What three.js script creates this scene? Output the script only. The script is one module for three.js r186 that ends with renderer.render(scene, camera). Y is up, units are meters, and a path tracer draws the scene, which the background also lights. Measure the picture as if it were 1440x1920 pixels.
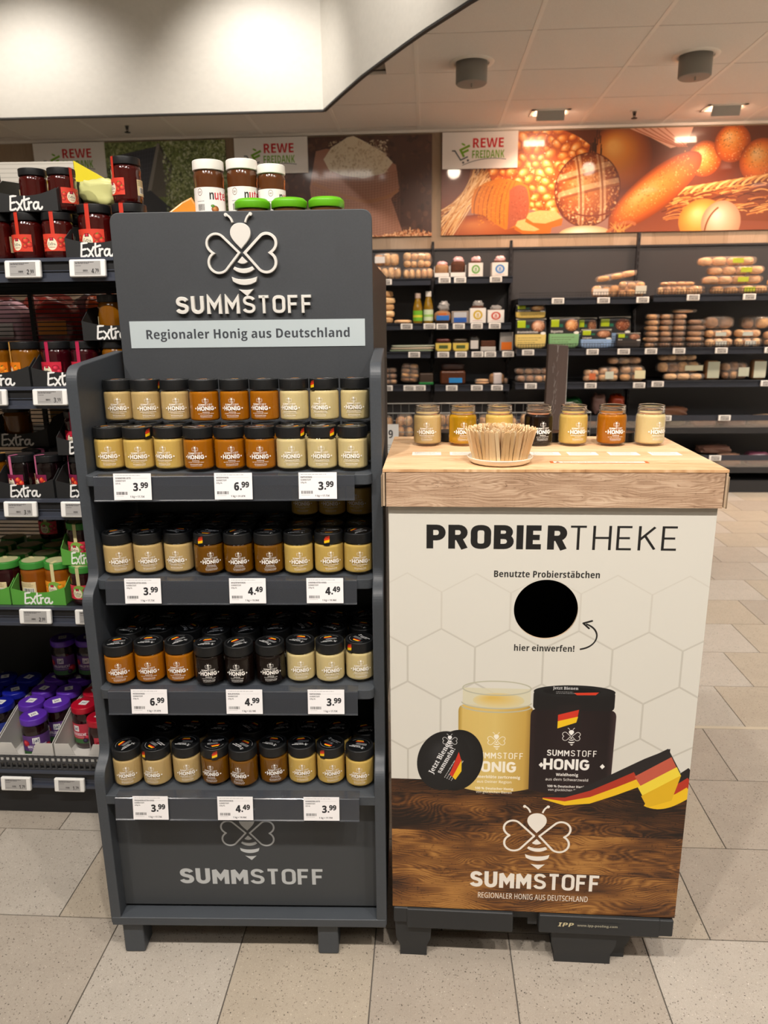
import * as THREE from 'three';
import { RoundedBoxGeometry } from 'three/addons/geometries/RoundedBoxGeometry.js';
import { mergeGeometries } from 'three/addons/utils/BufferGeometryUtils.js';
import { RectAreaLightUniformsLib } from 'three/addons/lights/RectAreaLightUniformsLib.js';

// ---------------------------------------------------------------- camera, exposure, light
RectAreaLightUniformsLib.init();
const scene = new THREE.Scene();
scene.background = new THREE.Color(0x000000);
const camera = new THREE.PerspectiveCamera(69.93, 1440 / 1920, 0.05, 60);
camera.position.set(0, 1.3454, 0);
camera.focus = 1.42; camera.userData.fStop = 6.5;
{
  const pitch = 0.2523, roll = -0.0119, yaw = 0.0596;
  camera.rotation.set(-pitch, yaw, roll, 'YXZ');
}
const renderer = new THREE.WebGLRenderer();
renderer.toneMapping = THREE.LinearToneMapping;
renderer.toneMappingExposure = 1.0;
renderer.shadowMap.enabled = true;

const CEIL = 2.819, HALL = 4.0, WALLZ = -6.359;
// track spotlights of the sales hall: [x, y, z, aim x, y, z, candela, half angle]
const SPOTS = [
  [-1.75, 3.72, 0.35, -0.75, 0.7, -1.6, 15, 0.62],
  [-0.75, 3.72, 0.35, -0.35, 0.8, -1.5, 15, 0.62],
  [0.35, 3.72, 0.35, 0.2, 0.8, -1.5, 15, 0.62],
  [1.45, 3.72, 0.35, 0.9, 0.4, -1.8, 14, 0.66],
  [2.6, 3.72, 0.35, 2.0, 0.2, -2.6, 15, 0.7],
  [-2.95, 3.72, -4.65, -2.75, 2.6, -5.7, 5.5, 0.8],
  [-1.3, 3.72, -4.65, -1.15, 2.7, -5.7, 5.5, 0.8],
  [-0.75, 3.72, -3.6, -0.2, 3.0, -4.8, 5, 0.85],
];
const PANELS = [[-1.6, 1.6], [0.6, 1.6], [2.6, 1.6], [-1.6, -1.4], [0.3, -0.9]];   // x, z of the LED panels in the hall ceiling
const LIGHTS = { spot: 1, panel: 3.4, wash: 6.5, shelf: 12, warm: 0xfff7ee };

// ---------------------------------------------------------------- helpers
function rng(seed) { let s = seed >>> 0; return () => { s = (s + 0x6d2b79f5) | 0; let t = Math.imul(s ^ (s >>> 15), 1 | s); t = (t + Math.imul(t ^ (t >>> 7), 61 | t)) ^ t; return ((t ^ (t >>> 14)) >>> 0) / 4294967296; }; }
const R = rng(7), rr = (a, b) => a + (b - a) * R();
const used = new Map();
function numbered(n) { const k = used.get(n) ?? 0; used.set(n, k + 1); return k ? n + '_' + String(k).padStart(3, '0') : n; }
const M = (color, roughness = 0.6, o = {}) => new THREE.MeshPhysicalMaterial({ color, roughness, ...o });
function finish(o) { o.castShadow = true; o.receiveShadow = true; return o; }
function tag(o, label, category, group) { o.userData.label = label; o.userData.category = category; if (group) o.userData.group = group; return o; }
function thing(name, label, category, pos = [0, 0, 0], turn = 0, group) {
  const g = new THREE.Group(); g.name = numbered(name); g.position.set(...pos); g.rotation.y = turn; scene.add(g); return tag(g, label, category, group);
}
function part(name, geo, mat, parent, pos, rot) {
  const m = finish(new THREE.Mesh(geo, mat)); m.name = name; if (pos) m.position.set(...pos); if (rot) m.rotation.set(...rot); parent.add(m); return m;
}
function solo(name, geo, mat, label, category, pos, turn = 0, group) { const m = part(numbered(name), geo, mat, scene, pos); m.rotation.y = turn; return tag(m, label, category, group); }
function struct(name, geo, mat, pos) { const m = part(numbered(name), geo, mat, scene, pos); m.userData.kind = 'structure'; return m; }
function copy(src, label, pos, turn = 0, group) {
  const c = src.clone(); c.name = numbered(src.name.replace(/_\d{3}$/, '')); c.position.set(...pos); c.rotation.set(0, turn, 0); c.userData = { ...src.userData, label }; if (group) c.userData.group = group; scene.add(c); return c;
}
const box = (w, h, d, r = 0) => r ? new RoundedBoxGeometry(w, h, d, 2, r) : new THREE.BoxGeometry(w, h, d);
const bx = (x0, x1, y0, y1, z0, z1, r = 0) => box(x1 - x0, y1 - y0, z1 - z0, r).translate((x0 + x1) / 2, (y0 + y1) / 2, (z0 + z1) / 2);
const merge = (a) => mergeGeometries(a.map((g) => { const n = g.index ? g.toNonIndexed() : g; for (const k of Object.keys(n.attributes)) if (!['position', 'normal', 'uv'].includes(k)) n.deleteAttribute(k); return n; }));
const lathe = (pts, seg = 40) => new THREE.LatheGeometry(pts.map((p) => new THREE.Vector2(p[0], p[1])), seg);
const shapeOf = (pts) => new THREE.Shape(pts.map((p) => new THREE.Vector2(p[0], p[1])));
function extrude(shape, depth, bevel = 0, o = {}) { return new THREE.ExtrudeGeometry(shape, { depth, bevelEnabled: bevel > 0, bevelSize: bevel, bevelThickness: bevel, bevelOffset: -bevel, bevelSegments: 2, curveSegments: 10, ...o }); }
function planar(geo, x0, y0, w, h) { const p = geo.attributes.position, u = geo.attributes.uv; for (let i = 0; i < p.count; i++) u.setXY(i, (p.getX(i) - x0) / w, (p.getY(i) - y0) / h); return geo; }
// metre uv on every face of a box-like geometry (dominant axis)
function metric(geo, s = 1, ox = 0, oy = 0) {
  const p = geo.attributes.position, n = geo.attributes.normal, u = geo.attributes.uv;
  for (let i = 0; i < p.count; i++) {
    const ax = Math.abs(n.getX(i)), ay = Math.abs(n.getY(i)), az = Math.abs(n.getZ(i));
    let a, b; if (ay >= ax && ay >= az) { a = p.getX(i); b = p.getZ(i); } else if (ax >= az) { a = p.getZ(i); b = p.getY(i); } else { a = p.getX(i); b = p.getY(i); }
    u.setXY(i, (a + ox) * s, (b + oy) * s);
  }
  return geo;
}
function tube(pts, r, seg = 24, rad = 6, closed = false) { return new THREE.TubeGeometry(new THREE.CatmullRomCurve3(pts.map((p) => new THREE.Vector3(...p)), closed), seg, r, rad, closed); }
function rod(a, b, r, rad = 6) {
  const A = new THREE.Vector3(...a), B = new THREE.Vector3(...b), L = A.distanceTo(B), g = new THREE.CylinderGeometry(r, r, L, rad, 1);
  g.applyQuaternion(new THREE.Quaternion().setFromUnitVectors(new THREE.Vector3(0, 1, 0), B.clone().sub(A).normalize())); const m = A.add(B).multiplyScalar(0.5); return g.translate(m.x, m.y, m.z);
}
// value noise in 3D
function hash(x, y, z) { let h = Math.imul(x | 0, 374761393) ^ Math.imul(y | 0, 668265263) ^ Math.imul(z | 0, 1274126177); h = Math.imul(h ^ (h >>> 13), 1274126177); return ((h ^ (h >>> 16)) >>> 0) / 4294967296; }
function noise(x, y = 0, z = 0) {
  const X = Math.floor(x), Y = Math.floor(y), Z = Math.floor(z), s = (t) => t * t * (3 - 2 * t), u = s(x - X), v = s(y - Y), w = s(z - Z), l = (a, b, t) => a + (b - a) * t;
  return l(l(l(hash(X, Y, Z), hash(X + 1, Y, Z), u), l(hash(X, Y + 1, Z), hash(X + 1, Y + 1, Z), u), v), l(l(hash(X, Y, Z + 1), hash(X + 1, Y, Z + 1), u), l(hash(X, Y + 1, Z + 1), hash(X + 1, Y + 1, Z + 1), u), v), w);
}
const fbm = (x, y = 0, z = 0) => noise(x, y, z) * 0.5 + noise(x * 2.1, y * 2.1, z * 2.1) * 0.3 + noise(x * 4.3, y * 4.3, z * 4.3) * 0.2;
// soft, lumpy body w x h x d, standing on y = 0: rolls, loaves and filled bags
function lump(w, h, d, amp = 0.05, freq = 3, seed = 1, e = 0.65, sx = 22, sy = 14) {
  const g = new THREE.SphereGeometry(1, sx, sy), p = g.attributes.position, f = (v) => Math.sign(v) * Math.pow(Math.abs(v), e);
  for (let i = 0; i < p.count; i++) {
    const x = f(p.getX(i)), y = f(p.getY(i)), z = f(p.getZ(i)), k = 1 + amp * (fbm(x * freq + seed * 7.1, y * freq + seed, z * freq) * 2 - 1);
    p.setXYZ(i, x * k * w / 2, y * k * h / 2, z * k * d / 2);
  }
  g.computeVertexNormals(); g.computeBoundingBox(); const b = g.boundingBox, c = b.getCenter(new THREE.Vector3()), s = b.getSize(new THREE.Vector3());
  return g.translate(-c.x, -b.min.y, -c.z).scale(w / s.x, h / s.y, d / s.z);
}
// a patch of a cylinder wall round +z, from angle a0 to a1, with u left to right
function arcPatch(r, y0, y1, a0, a1, seg = 16, r1 = r) {
  const pos = [], uv = [], idx = [];
  for (let i = 0; i <= seg; i++) { const t = i / seg, a = a0 + (a1 - a0) * t; for (const [y, q, v] of [[y0, r, 0], [y1, r1, 1]]) { pos.push(Math.sin(a) * q, y, Math.cos(a) * q); uv.push(t, v); } }
  for (let i = 0; i < seg; i++) { const k = i * 2; idx.push(k, k + 2, k + 1, k + 1, k + 2, k + 3); }
  const g = new THREE.BufferGeometry(); g.setAttribute('position', new THREE.Float32BufferAttribute(pos, 3)); g.setAttribute('uv', new THREE.Float32BufferAttribute(uv, 2)); g.setIndex(idx); g.computeVertexNormals(); return g;
}
const ORD = ['first', 'second', 'third', 'fourth', 'fifth', 'sixth', 'seventh', 'eighth', 'ninth', 'tenth', 'eleventh', 'twelfth', 'thirteenth', 'fourteenth', 'fifteenth', 'sixteenth'];

// ---------------------------------------------------------------- drawing
function canvas(w, h, draw, o = {}) {
  const c = document.createElement('canvas'); c.width = w; c.height = h; const x = c.getContext('2d'); draw(x, w, h);
  const t = new THREE.CanvasTexture(c); t.colorSpace = o.data ? THREE.NoColorSpace : THREE.SRGBColorSpace; t.magFilter = THREE.LinearFilter;
  if (o.repeat) { t.wrapS = t.wrapT = THREE.RepeatWrapping; t.repeat.set(o.repeat, o.repeatY ?? o.repeat); }
  return t;
}
function pixels(w, h, f, o = {}) {   // f(x, y) gives [r, g, b] 0..255
  return canvas(w, h, (c) => { const im = c.createImageData(w, h), d = im.data; for (let y = 0, i = 0; y < h; y++) for (let x = 0; x < w; x++, i += 4) { const v = f(x, y); d[i] = v[0]; d[i + 1] = v[1]; d[i + 2] = v[2]; d[i + 3] = 255; } c.putImageData(im, 0, 0); }, o);
}
// capital letters of an industrial sans as centre lines, y up 0..1: [width, paths]
const GLYPH = {
  S: [0.56, 'M .56 .8 C .5 1.02 .04 1.07 .04 .75 C .04 .42 .57 .6 .57 .25 C .57 -.07 .06 -.03 0 .2'],
  U: [0.56, 'M 0 1 L 0 .3 C 0 -.1 .56 -.1 .56 .3 L .56 1'], M: [0.7, 'M 0 0 L 0 1 L .35 .36 L .7 1 L .7 0'], T: [0.56, 'M 0 1 L .56 1 M .28 1 L .28 0'],
  O: [0.56, 'M .28 1 C .62 1 .56 .74 .56 .5 C .56 .26 .62 0 .28 0 C -.06 0 0 .26 0 .5 C 0 .74 -.06 1 .28 1 Z'], F: [0.48, 'M .48 1 L 0 1 L 0 0 M 0 .5 L .42 .5'],
  H: [0.56, 'M 0 0 L 0 1 M .56 0 L .56 1 M 0 .5 L .56 .5'], N: [0.6, 'M 0 0 L 0 1 L .6 0 L .6 1'], I: [0, 'M 0 0 L 0 1'],
  G: [0.58, 'M .55 .8 C .48 1.06 0 1.08 0 .62 L 0 .38 C 0 -.08 .58 -.1 .58 .32 L .58 .48 L .3 .48'], P: [0.52, 'M 0 0 L 0 1 L .28 1 C .6 1 .6 .44 .28 .44 L 0 .44'],
  R: [0.54, 'M 0 0 L 0 1 L .28 1 C .6 1 .6 .46 .28 .46 L 0 .46 M .28 .46 L .54 0'], B: [0.54, 'M 0 0 L 0 1 L .28 1 C .58 1 .58 .54 .28 .54 L 0 .54 M .28 .54 C .64 .54 .64 0 .28 0 L 0 0'],
  E: [0.48, 'M .48 1 L 0 1 L 0 0 L .48 0 M 0 .5 L .42 .5'], K: [0.54, 'M 0 0 L 0 1 M .52 1 L 0 .42 M .18 .62 L .54 0'], A: [0.6, 'M 0 0 L .3 1 L .6 0 M .1 .3 L .5 .3'],
  D: [0.56, 'M 0 0 L 0 1 L .26 1 C .64 1 .56 .7 .56 .5 C .56 .3 .64 0 .26 0 Z'], W: [0.84, 'M 0 1 L .2 0 L .42 .9 L .64 0 L .84 1'],
};
function polylines(path) {   // 'M L C Z' to lists of points
  const t = path.trim().split(/\s+/), out = []; let i = 0, cur, cmd; const num = () => parseFloat(t[i++]);
  while (i < t.length) {
    if (/[MLCZ]/.test(t[i])) cmd = t[i++];
    if (cmd === 'M') { cur = { pts: [[num(), num()]], closed: false }; out.push(cur); cmd = 'L'; }
    else if (cmd === 'L') cur.pts.push([num(), num()]);
    else if (cmd === 'C') { const [ax, ay] = cur.pts.at(-1), c = [num(), num(), num(), num(), num(), num()]; for (let k = 1; k <= 10; k++) { const s = k / 10, r = 1 - s; cur.pts.push([0, 1].map((j) => r * r * r * [ax, ay][j] + 3 * r * r * s * c[j] + 3 * r * s * s * c[2 + j] + s * s * s * c[4 + j])); } }
    else { cur.closed = true; const a = cur.pts[0], b = cur.pts.at(-1); if (Math.hypot(a[0] - b[0], a[1] - b[1]) < 1e-6) cur.pts.pop(); }
  }
  return out;
}
function wordWidth(word, sp, wide) { let x = 0; for (const ch of word) x += GLYPH[ch][0] * wide + sp; return x - sp; }
// strokes a word with its base line at (x, y); h = height of the capitals without the stroke
function strokeWord(c, word, x, y, h, weight, sp = 0.34, wide = 1) {
  c.save(); c.lineWidth = weight * h; c.lineJoin = 'miter'; c.lineCap = 'butt'; c.miterLimit = 3; const hh = h * (1 - weight), y0 = y - weight * h / 2;
  let px = x + weight * h / 2;
  for (const ch of word) {
    for (const l of polylines(GLYPH[ch][1])) {
      c.beginPath(); l.pts.forEach((p, k) => { const ends = !l.closed && (k === 0 || k === l.pts.length - 1); let py = p[1]; if (ends && (py === 0 || py === 1) && l.pts.length > 1) { const q = l.pts[k === 0 ? 1 : k - 1]; if (Math.abs(q[0] - p[0]) < 0.36 && Math.abs(q[1] - p[1]) > 0.2) py += (py === 1 ? 1 : -1) * weight / 2 / (1 - weight); } const X = px + p[0] * wide * hh, Y = y0 - py * hh; k ? c.lineTo(X, Y) : c.moveTo(X, Y); }); if (l.closed) c.closePath(); c.stroke();
    }
    px += (GLYPH[ch][0] * wide + sp) * hh;
  }
  c.restore(); return px - sp * hh + weight * h / 2;
}
const text = (c, s, x, y, size, o = {}) => { if (o.heavy) { c.lineJoin = 'round'; } c.save(); c.font = `${o.bold ? 'bold ' : ''}${size}px ${o.font ?? 'sans-serif'}`; c.textAlign = o.align ?? 'left'; c.textBaseline = 'alphabetic'; if (o.color) c.fillStyle = o.color; c.translate(x, y); if (o.rot) c.rotate(o.rot); c.scale(o.sx ?? 1, 1); c.fillText(s, 0, 0); if (o.heavy) { c.strokeStyle = c.fillStyle; c.lineWidth = o.heavy; c.strokeText(s, 0, 0); } c.restore(); };
function fitText(c, s, x, y, size, width, o = {}) { c.save(); c.font = `${o.bold ? 'bold ' : ''}${size}px ${o.font ?? 'sans-serif'}`; const w = c.measureText(s).width; c.restore(); text(c, s, x, y, size, { ...o, sx: width / w }); }
// the bee emblem, in units where the wings span about 3.7: solid outlines and ribbons
const BEE = {
  solid: [
    'M -.02 .24 C -.2 .45 -.55 .72 -.55 1.02 C -.55 1.33 -.3 1.5 -.02 1.5 C .26 1.5 .5 1.33 .5 1.02 C .5 .72 .16 .45 -.02 .24 Z',
    'M 0 -.13 L .27 -.4 C .1 -.52 -.1 -.52 -.25 -.4 Z',
    'M -.42 -.62 C -.15 -.76 .2 -.76 .5 -.62 L .61 -.76 C .3 -1.02 -.2 -1.02 -.5 -.74 Z',
    'M -.6 -1.12 C -.3 -1.3 .35 -1.3 .74 -1.12 C .72 -1.2 .7 -1.3 .66 -1.38 C .3 -1.6 -.25 -1.6 -.55 -1.34 Z',
    'M -.28 -1.74 C -.05 -1.8 .25 -1.8 .52 -1.74 L .16 -2.1 Z',
  ],
  line: [
    ['M -.14 .05 L -.95 .84 C -1.2 1.1 -1.62 1 -1.76 .7 C -1.86 .44 -1.75 .2 -1.48 .04 C -1.78 -.15 -1.8 -.45 -1.7 -.65 C -1.5 -1.0 -1.1 -.98 -.88 -.8 Z', 0.12],
    ['M .14 .05 L .95 .84 C 1.2 1.1 1.62 1 1.76 .7 C 1.86 .44 1.75 .2 1.48 .04 C 1.78 -.15 1.8 -.45 1.7 -.65 C 1.5 -1.0 1.1 -.98 .88 -.8 Z', 0.12],
    ['M -.4 1.52 C -.45 1.7 -.55 1.85 -.72 1.9', 0.1], ['M .26 1.52 C .3 1.7 .4 1.86 .54 1.92', 0.1],
  ],
  dots: [[-0.72, 1.9, 0.09], [0.54, 1.92, 0.09]],
};
function drawBee(c, x, y, s, color) {
  c.save(); c.fillStyle = c.strokeStyle = color; c.lineJoin = 'round';
  const run = (p) => { c.beginPath(); for (const l of polylines(p)) { l.pts.forEach((q, k) => (k ? c.lineTo(x + q[0] * s, y - q[1] * s) : c.moveTo(x + q[0] * s, y - q[1] * s))); if (l.closed) c.closePath(); } };
  for (const p of BEE.solid) { run(p); c.fill(); } for (const [p, w] of BEE.line) { run(p); c.lineWidth = w * s; c.stroke(); } for (const [a, b, r] of BEE.dots) { c.beginPath(); c.arc(x + a * s, y - b * s, r * s, 0, 7); c.fill(); }
  c.restore();
}
// a flat ribbon of width w along a polyline, as a Shape
function ribbon(pts, w, closed) {
  const n = pts.length, L = [], Rr = [];
  for (let i = 0; i < n; i++) {
    const a = pts[closed ? (i - 1 + n) % n : Math.max(i - 1, 0)], b = pts[i], c = pts[closed ? (i + 1) % n : Math.min(i + 1, n - 1)];
    const d1 = [b[0] - a[0], b[1] - a[1]], d2 = [c[0] - b[0], c[1] - b[1]], u = (d) => { const q = Math.hypot(...d) || 1; return [d[0] / q, d[1] / q]; };
    const e1 = Math.hypot(...d1) ? u(d1) : u(d2), e2 = Math.hypot(...d2) ? u(d2) : e1, t = u([e1[0] + e2[0], e1[1] + e2[1]]), nn = [-t[1], t[0]], k = Math.min(2.2, 1 / Math.max(0.3, Math.abs(nn[0] * -e1[1] + nn[1] * e1[0])));
    L.push([b[0] + nn[0] * w / 2 * k, b[1] + nn[1] * w / 2 * k]); Rr.push([b[0] - nn[0] * w / 2 * k, b[1] - nn[1] * w / 2 * k]);
  }
  if (!closed) return shapeOf([...L, ...Rr.reverse()]);
  const area = (p) => Math.abs(THREE.ShapeUtils.area(p.map((q) => new THREE.Vector2(...q)))), [o, h] = area(L) > area(Rr) ? [L, Rr] : [Rr, L], s = shapeOf(o); s.holes.push(new THREE.Path(h.map((q) => new THREE.Vector2(...q)))); return s;
}
const EXTRA = 'M .14 1 C .3 1.03 .44 1.04 .62 1.06 M .15 1 C .12 .66 .06 .34 .02 .04 C .16 .0 .34 .04 .5 .12 M .1 .52 L .46 .58 M .62 .6 C .8 .5 .95 .2 1.06 .02 M 1.1 .62 C .95 .4 .78 .15 .6 .0 M 1.35 1 C 1.28 .6 1.24 .2 1.34 .04 C 1.42 0 1.5 .06 1.54 .14 M 1.12 .7 C 1.4 .74 1.6 .8 1.75 .84 M 1.66 .58 L 1.64 .04 M 1.65 .36 C 1.72 .5 1.82 .6 1.94 .56 M 2.5 .5 C 2.3 .66 2.06 .5 2.06 .26 C 2.08 -.04 2.36 .04 2.46 .34 L 2.52 .54 C 2.46 .3 2.46 .06 2.6 .04 C 2.7 .04 2.76 .12 2.8 .2';
function script(c, x, y, h, color, w = 0.13) { c.save(); c.strokeStyle = color; c.lineWidth = w * h; c.lineCap = c.lineJoin = 'round'; for (const l of polylines(EXTRA)) { c.beginPath(); l.pts.forEach((p, k) => (k ? c.lineTo(x + p[0] * h, y - p[1] * h) : c.moveTo(x + p[0] * h, y - p[1] * h))); c.stroke(); } c.restore(); }
function barcode(c, x, y, w, h, seed = 3) { const q = rng(seed); c.fillStyle = '#222'; let p = 0; while (p < w) { const a = (0.5 + q() * 1.6) * w / 40; c.fillRect(x + p, y, a, h); p += a + (0.5 + q() * 1.4) * w / 40; } }
function tinyLines(c, x, y, w, n, step, th, color) { const q = rng(n * 17 + (x | 0)); c.fillStyle = color; for (let i = 0; i < n; i++) { let p = 0, end = w * (0.7 + 0.3 * q()); while (p < end) { const a = (0.03 + 0.1 * q()) * w; c.fillRect(x + p, y + i * step, Math.min(a, end - p), th); p += a + 0.02 * w; } } }
// boards seen as grain: base and dark colours, n boards
function drawWood(c, X, Y, W, H, base, dark, light, boards, seed, strength = 1) {
  const q = rng(seed); c.save(); c.beginPath(); c.rect(X, Y, W, H); c.clip(); c.fillStyle = base; c.fillRect(X, Y, W, H);
  for (let b = 0; b < boards; b++) {
    const y0 = Y + b * H / boards, h = H / boards; c.globalAlpha = 0.25 * q() * strength; c.fillStyle = q() < 0.5 ? dark : light; c.fillRect(X, y0, W, h);
    const ox = q() * 1000, n = Math.ceil(h / 1.6), knots = [[X + q() * W, y0 + q() * h, 0.12 + q() * 0.2], [X + q() * W, y0 + q() * h, 0.12 + q() * 0.2]];
    for (let i = 0; i < n; i++) {
      const yy = y0 + (i + q()) * h / n; c.globalAlpha = (0.08 + 0.32 * q() * q()) * strength; c.strokeStyle = q() < 0.62 ? dark : light; c.lineWidth = 0.5 + q() * 1.5 * H / 900; c.beginPath();
      const xa = X + (q() < 0.5 ? 0 : q() * W * 0.8), xb = q() < 0.4 ? X + W : xa + W * (0.2 + 0.6 * q());
      for (let x = xa; x <= xb; x += 14) { let d = (noise(x * 0.004 + ox, yy * 0.02) - 0.5) * h * 0.28; for (const [kx, ky, ks] of knots) { const e = Math.exp(-(((x - kx) / (h * 0.9)) ** 2)); d += (yy > ky ? 1 : -1) * e * h * ks * Math.exp(-Math.abs(yy - ky) / (h * 0.35)); } x === xa ? c.moveTo(x, yy + d) : c.lineTo(x, yy + d); } c.stroke();
    }
    c.globalAlpha = 0.5 * strength; c.fillStyle = dark; if (b) c.fillRect(X, y0 - 0.6, W, 1.4);
  }
  c.restore();
}
// sawn boards per pixel: cols from dark to light, rows of boards along x
function boards(W, H, n, cols, mid, o = {}) {
  const { ring = 0.22, fine = 0.4, burn = 0.7, pore = 0.1, stretch = 1, seed = 0, seam = 0.25 } = o, h = H / n, q = rng(seed + 5), tone = Array.from({ length: n }, () => (q() - 0.5) * 0.14);
  return pixels(W, H, (x, y) => {
    const b = Math.min(n - 1, (y / h) | 0), yy = y + b * 377 + seed * 91, X = x * stretch, warp = fbm(X * 0.0024 + b * 5, yy * 0.008) * 130, rg = 0.5 + 0.5 * Math.sin((yy * 1.1 + warp * 1.8) * 0.4), fn = noise(X * 0.012, yy * 0.7 + warp * 0.3), bn = fbm(X * 0.003 + 30 + b * 3, yy * 0.014), po = noise(X * 0.05, yy * 0.9 + warp) > 0.88 ? -pore : 0;
    let v = mid + tone[b] + (rg - 0.5) * ring + (fn - 0.5) * fine + (bn - 0.52) * burn + po; if (n > 1 && y - b * h < 1.6) v -= seam; v = Math.max(0, Math.min(0.999, v)) * (cols.length - 1); const k = v | 0, t = v - k; return [0, 1, 2].map((e) => cols[k][e] + (cols[k + 1][e] - cols[k][e]) * t);
  });
}
const ball = (c, x, y, rx, ry, cols, rot = 0) => { c.save(); c.translate(x, y); c.rotate(rot); c.scale(rx, ry); const g = c.createRadialGradient(-0.25, -0.35, 0.1, 0, 0, 1); cols.forEach((k, i) => g.addColorStop(i / (cols.length - 1), k)); c.fillStyle = g; c.beginPath(); c.arc(0, 0, 1, 0, 7); c.fill(); c.restore(); };
const poly = (c, pts, color) => { c.fillStyle = color; c.beginPath(); pts.forEach((p, i) => (i ? c.lineTo(p[0], p[1]) : c.moveTo(p[0], p[1]))); c.closePath(); c.fill(); };
function speckle(c, n, x, y, w, h, cols, s0, s1, seed) { const q = rng(seed); for (let i = 0; i < n; i++) { c.fillStyle = cols[(q() * cols.length) | 0]; c.globalAlpha = 0.3 + 0.7 * q(); c.beginPath(); c.ellipse(x + q() * w, y + q() * h, s0 + q() * (s1 - s0), s0 + q() * (s1 - s0) * 0.7, q() * 3, 0, 7); c.fill(); } c.globalAlpha = 1; }

// ---------------------------------------------------------------- the setting
const X0 = -4.6, X1 = 4.6, ZF = 4.2;
{
  // floor: speckled stoneware tiles 30 x 30 cm in half bond
  const terr = canvas(1024, 1024, (c, w, h) => {
    const im = c.createImageData(w, h), d = im.data, q = rng(11);
    for (let y = 0, i = 0; y < h; y++) for (let x = 0; x < w; x++, i += 4) { const v = (q() - 0.5) * 20 + (fbm(x / 60, y / 60) - 0.5) * 10; d[i] = 172 + v; d[i + 1] = 164 + v; d[i + 2] = 153 + v; d[i + 3] = 255; }
    c.putImageData(im, 0, 0);
    speckle(c, 6800, 0, 0, w, h, ['#4b463f', '#3c3833', '#665f56', '#7d756a'], 0.5, 2.3, 5); speckle(c, 2600, 0, 0, w, h, ['#d6cfc2', '#e0d9cd'], 0.5, 1.8, 6);
  }, { repeat: 1 });
  const bump = canvas(256, 256, (c, w, h) => { c.fillStyle = '#999'; c.fillRect(0, 0, w, h); speckle(c, 1600, 0, 0, w, h, ['#555', '#777', '#bbb'], 0.4, 1.4, 9); }, { data: true, repeat: 3 });
  const tones = ['#ffffff', '#f4f1ee', '#eeeae6', '#f8f3ea'].map((k) => M(k, 0.42, { map: terr, bumpMap: bump, bumpScale: 0.0004 }));
  const grout = M('#5b554e', 0.9);
  const floor = struct('floor', bx(X0, X1, -0.12, -0.002, WALLZ, ZF), grout);
  const geos = [0, 1, 2, 3, 4, 5].map((k) => { const g = metric(box(0.297, 0.02, 0.297), 1 / 0.8, k * 0.37, k * 0.61); return g; });
  const spots = [];
  for (let row = -20; row <= 20; row++) {
    const z = -1.387 + 0.3 * row + 0.15; if (z < WALLZ + 0.1 || z > ZF - 0.2) continue;
    const off = (row & 1) ? 0.15 : 0;
    for (let k = -16; k <= 16; k++) { const x = -0.712 + off + 0.15 + 0.3 * k; if (x > X0 + 0.2 && x < X1 - 0.2) spots.push([x, z]); }
  }
  const rest = [], near = [];
  for (const s of spots) { const inView = s[1] < -0.95 && s[1] > -6 && s[0] > 0.62 * s[1] - 0.3 && s[0] < -0.46 * s[1] + 0.35; (inView ? near : rest).push(s); }
  near.sort((a, b) => b[1] - a[1]);
  near.forEach(([x, z], i) => { if (i < 300) part('tile', geos[(i * 5 + ((x * 7) | 0) + 60) % 6], tones[(i * 3 + ((z * 11) | 0) + 90) % 4], floor, [x, -0.01, z]); else rest.push([x, z]); });
  const far = part('tile_field', merge(rest.map(([x, z], i) => geos[i % 6].clone().translate(x, -0.01, z))), tones[1], floor); far.userData.kind = 'stuff';
  struct('trim_1', bx(-0.2, X1, -0.002, 0.0012, -2.297, -2.281), M('#b9ad98', 0.5));   // pale movement joint

  // walls
  const plaster = pixels(256, 256, (x, y) => { const v = 246 + (fbm(x / 9, y / 9) - 0.5) * 8; return [v, v - 1, v - 3]; }, { repeat: 1.4 });
  const white = M('#f2efe8', 0.75, { map: plaster });
  const woodT = canvas(1024, 1024, (c, w, h) => { c.save(); c.translate(0, h); c.rotate(-Math.PI / 2); drawWood(c, 0, 0, h, w, '#a8937c', '#6d5a47', '#cdb9a2', 3, 21, 0.8); c.restore(); }, { repeat: 1 / 0.9 });
  struct('wall_back', metric(bx(X0, X1, 0, HALL, WALLZ - 0.15, WALLZ)), M('#ffffff', 0.6, { map: woodT }));
  struct('wall_left', bx(X0 - 0.15, X0, 0, HALL, WALLZ - 0.15, ZF), white); struct('wall_right', bx(X1, X1 + 0.15, 0, HALL, WALLZ - 0.15, ZF), white);
  struct('wall_front', bx(X0 - 0.15, X1 + 0.15, 0, HALL, ZF, ZF + 0.15), white);
  struct('ceiling', bx(X0, X1, HALL, HALL + 0.1, WALLZ, ZF), M('#e9e6df', 0.9));

  // lowered grid ceiling over the bread wall, bounded by a bulkhead that bends round towards the hall
  const edge = [[X0, -5.664], [-0.731, -5.706], [-0.569, -5.351], [-0.397, -4.991], [-0.251, -4.724], [-0.121, -4.487], [-0.006, -4.289], [0.1, -4.123], [0.196, -3.971], [0.42, -3.66], [0.72, -3.33], [1.1, -3.02], [1.6, -2.74], [2.2, -2.55], [3, -2.43], [X1, -2.38]];
  const zb = (x) => { for (let i = 1; i < edge.length; i++) if (x <= edge[i][0]) { const [a, b] = [edge[i - 1], edge[i]]; return a[1] + (b[1] - a[1]) * (x - a[0]) / (b[0] - a[0]); } return edge.at(-1)[1]; };
  const tileT = pixels(256, 256, (x, y) => { const v = 240 + (R() - 0.5) * 12; return [v, v - 2, v - 5]; }, { repeat: 2 });
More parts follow.
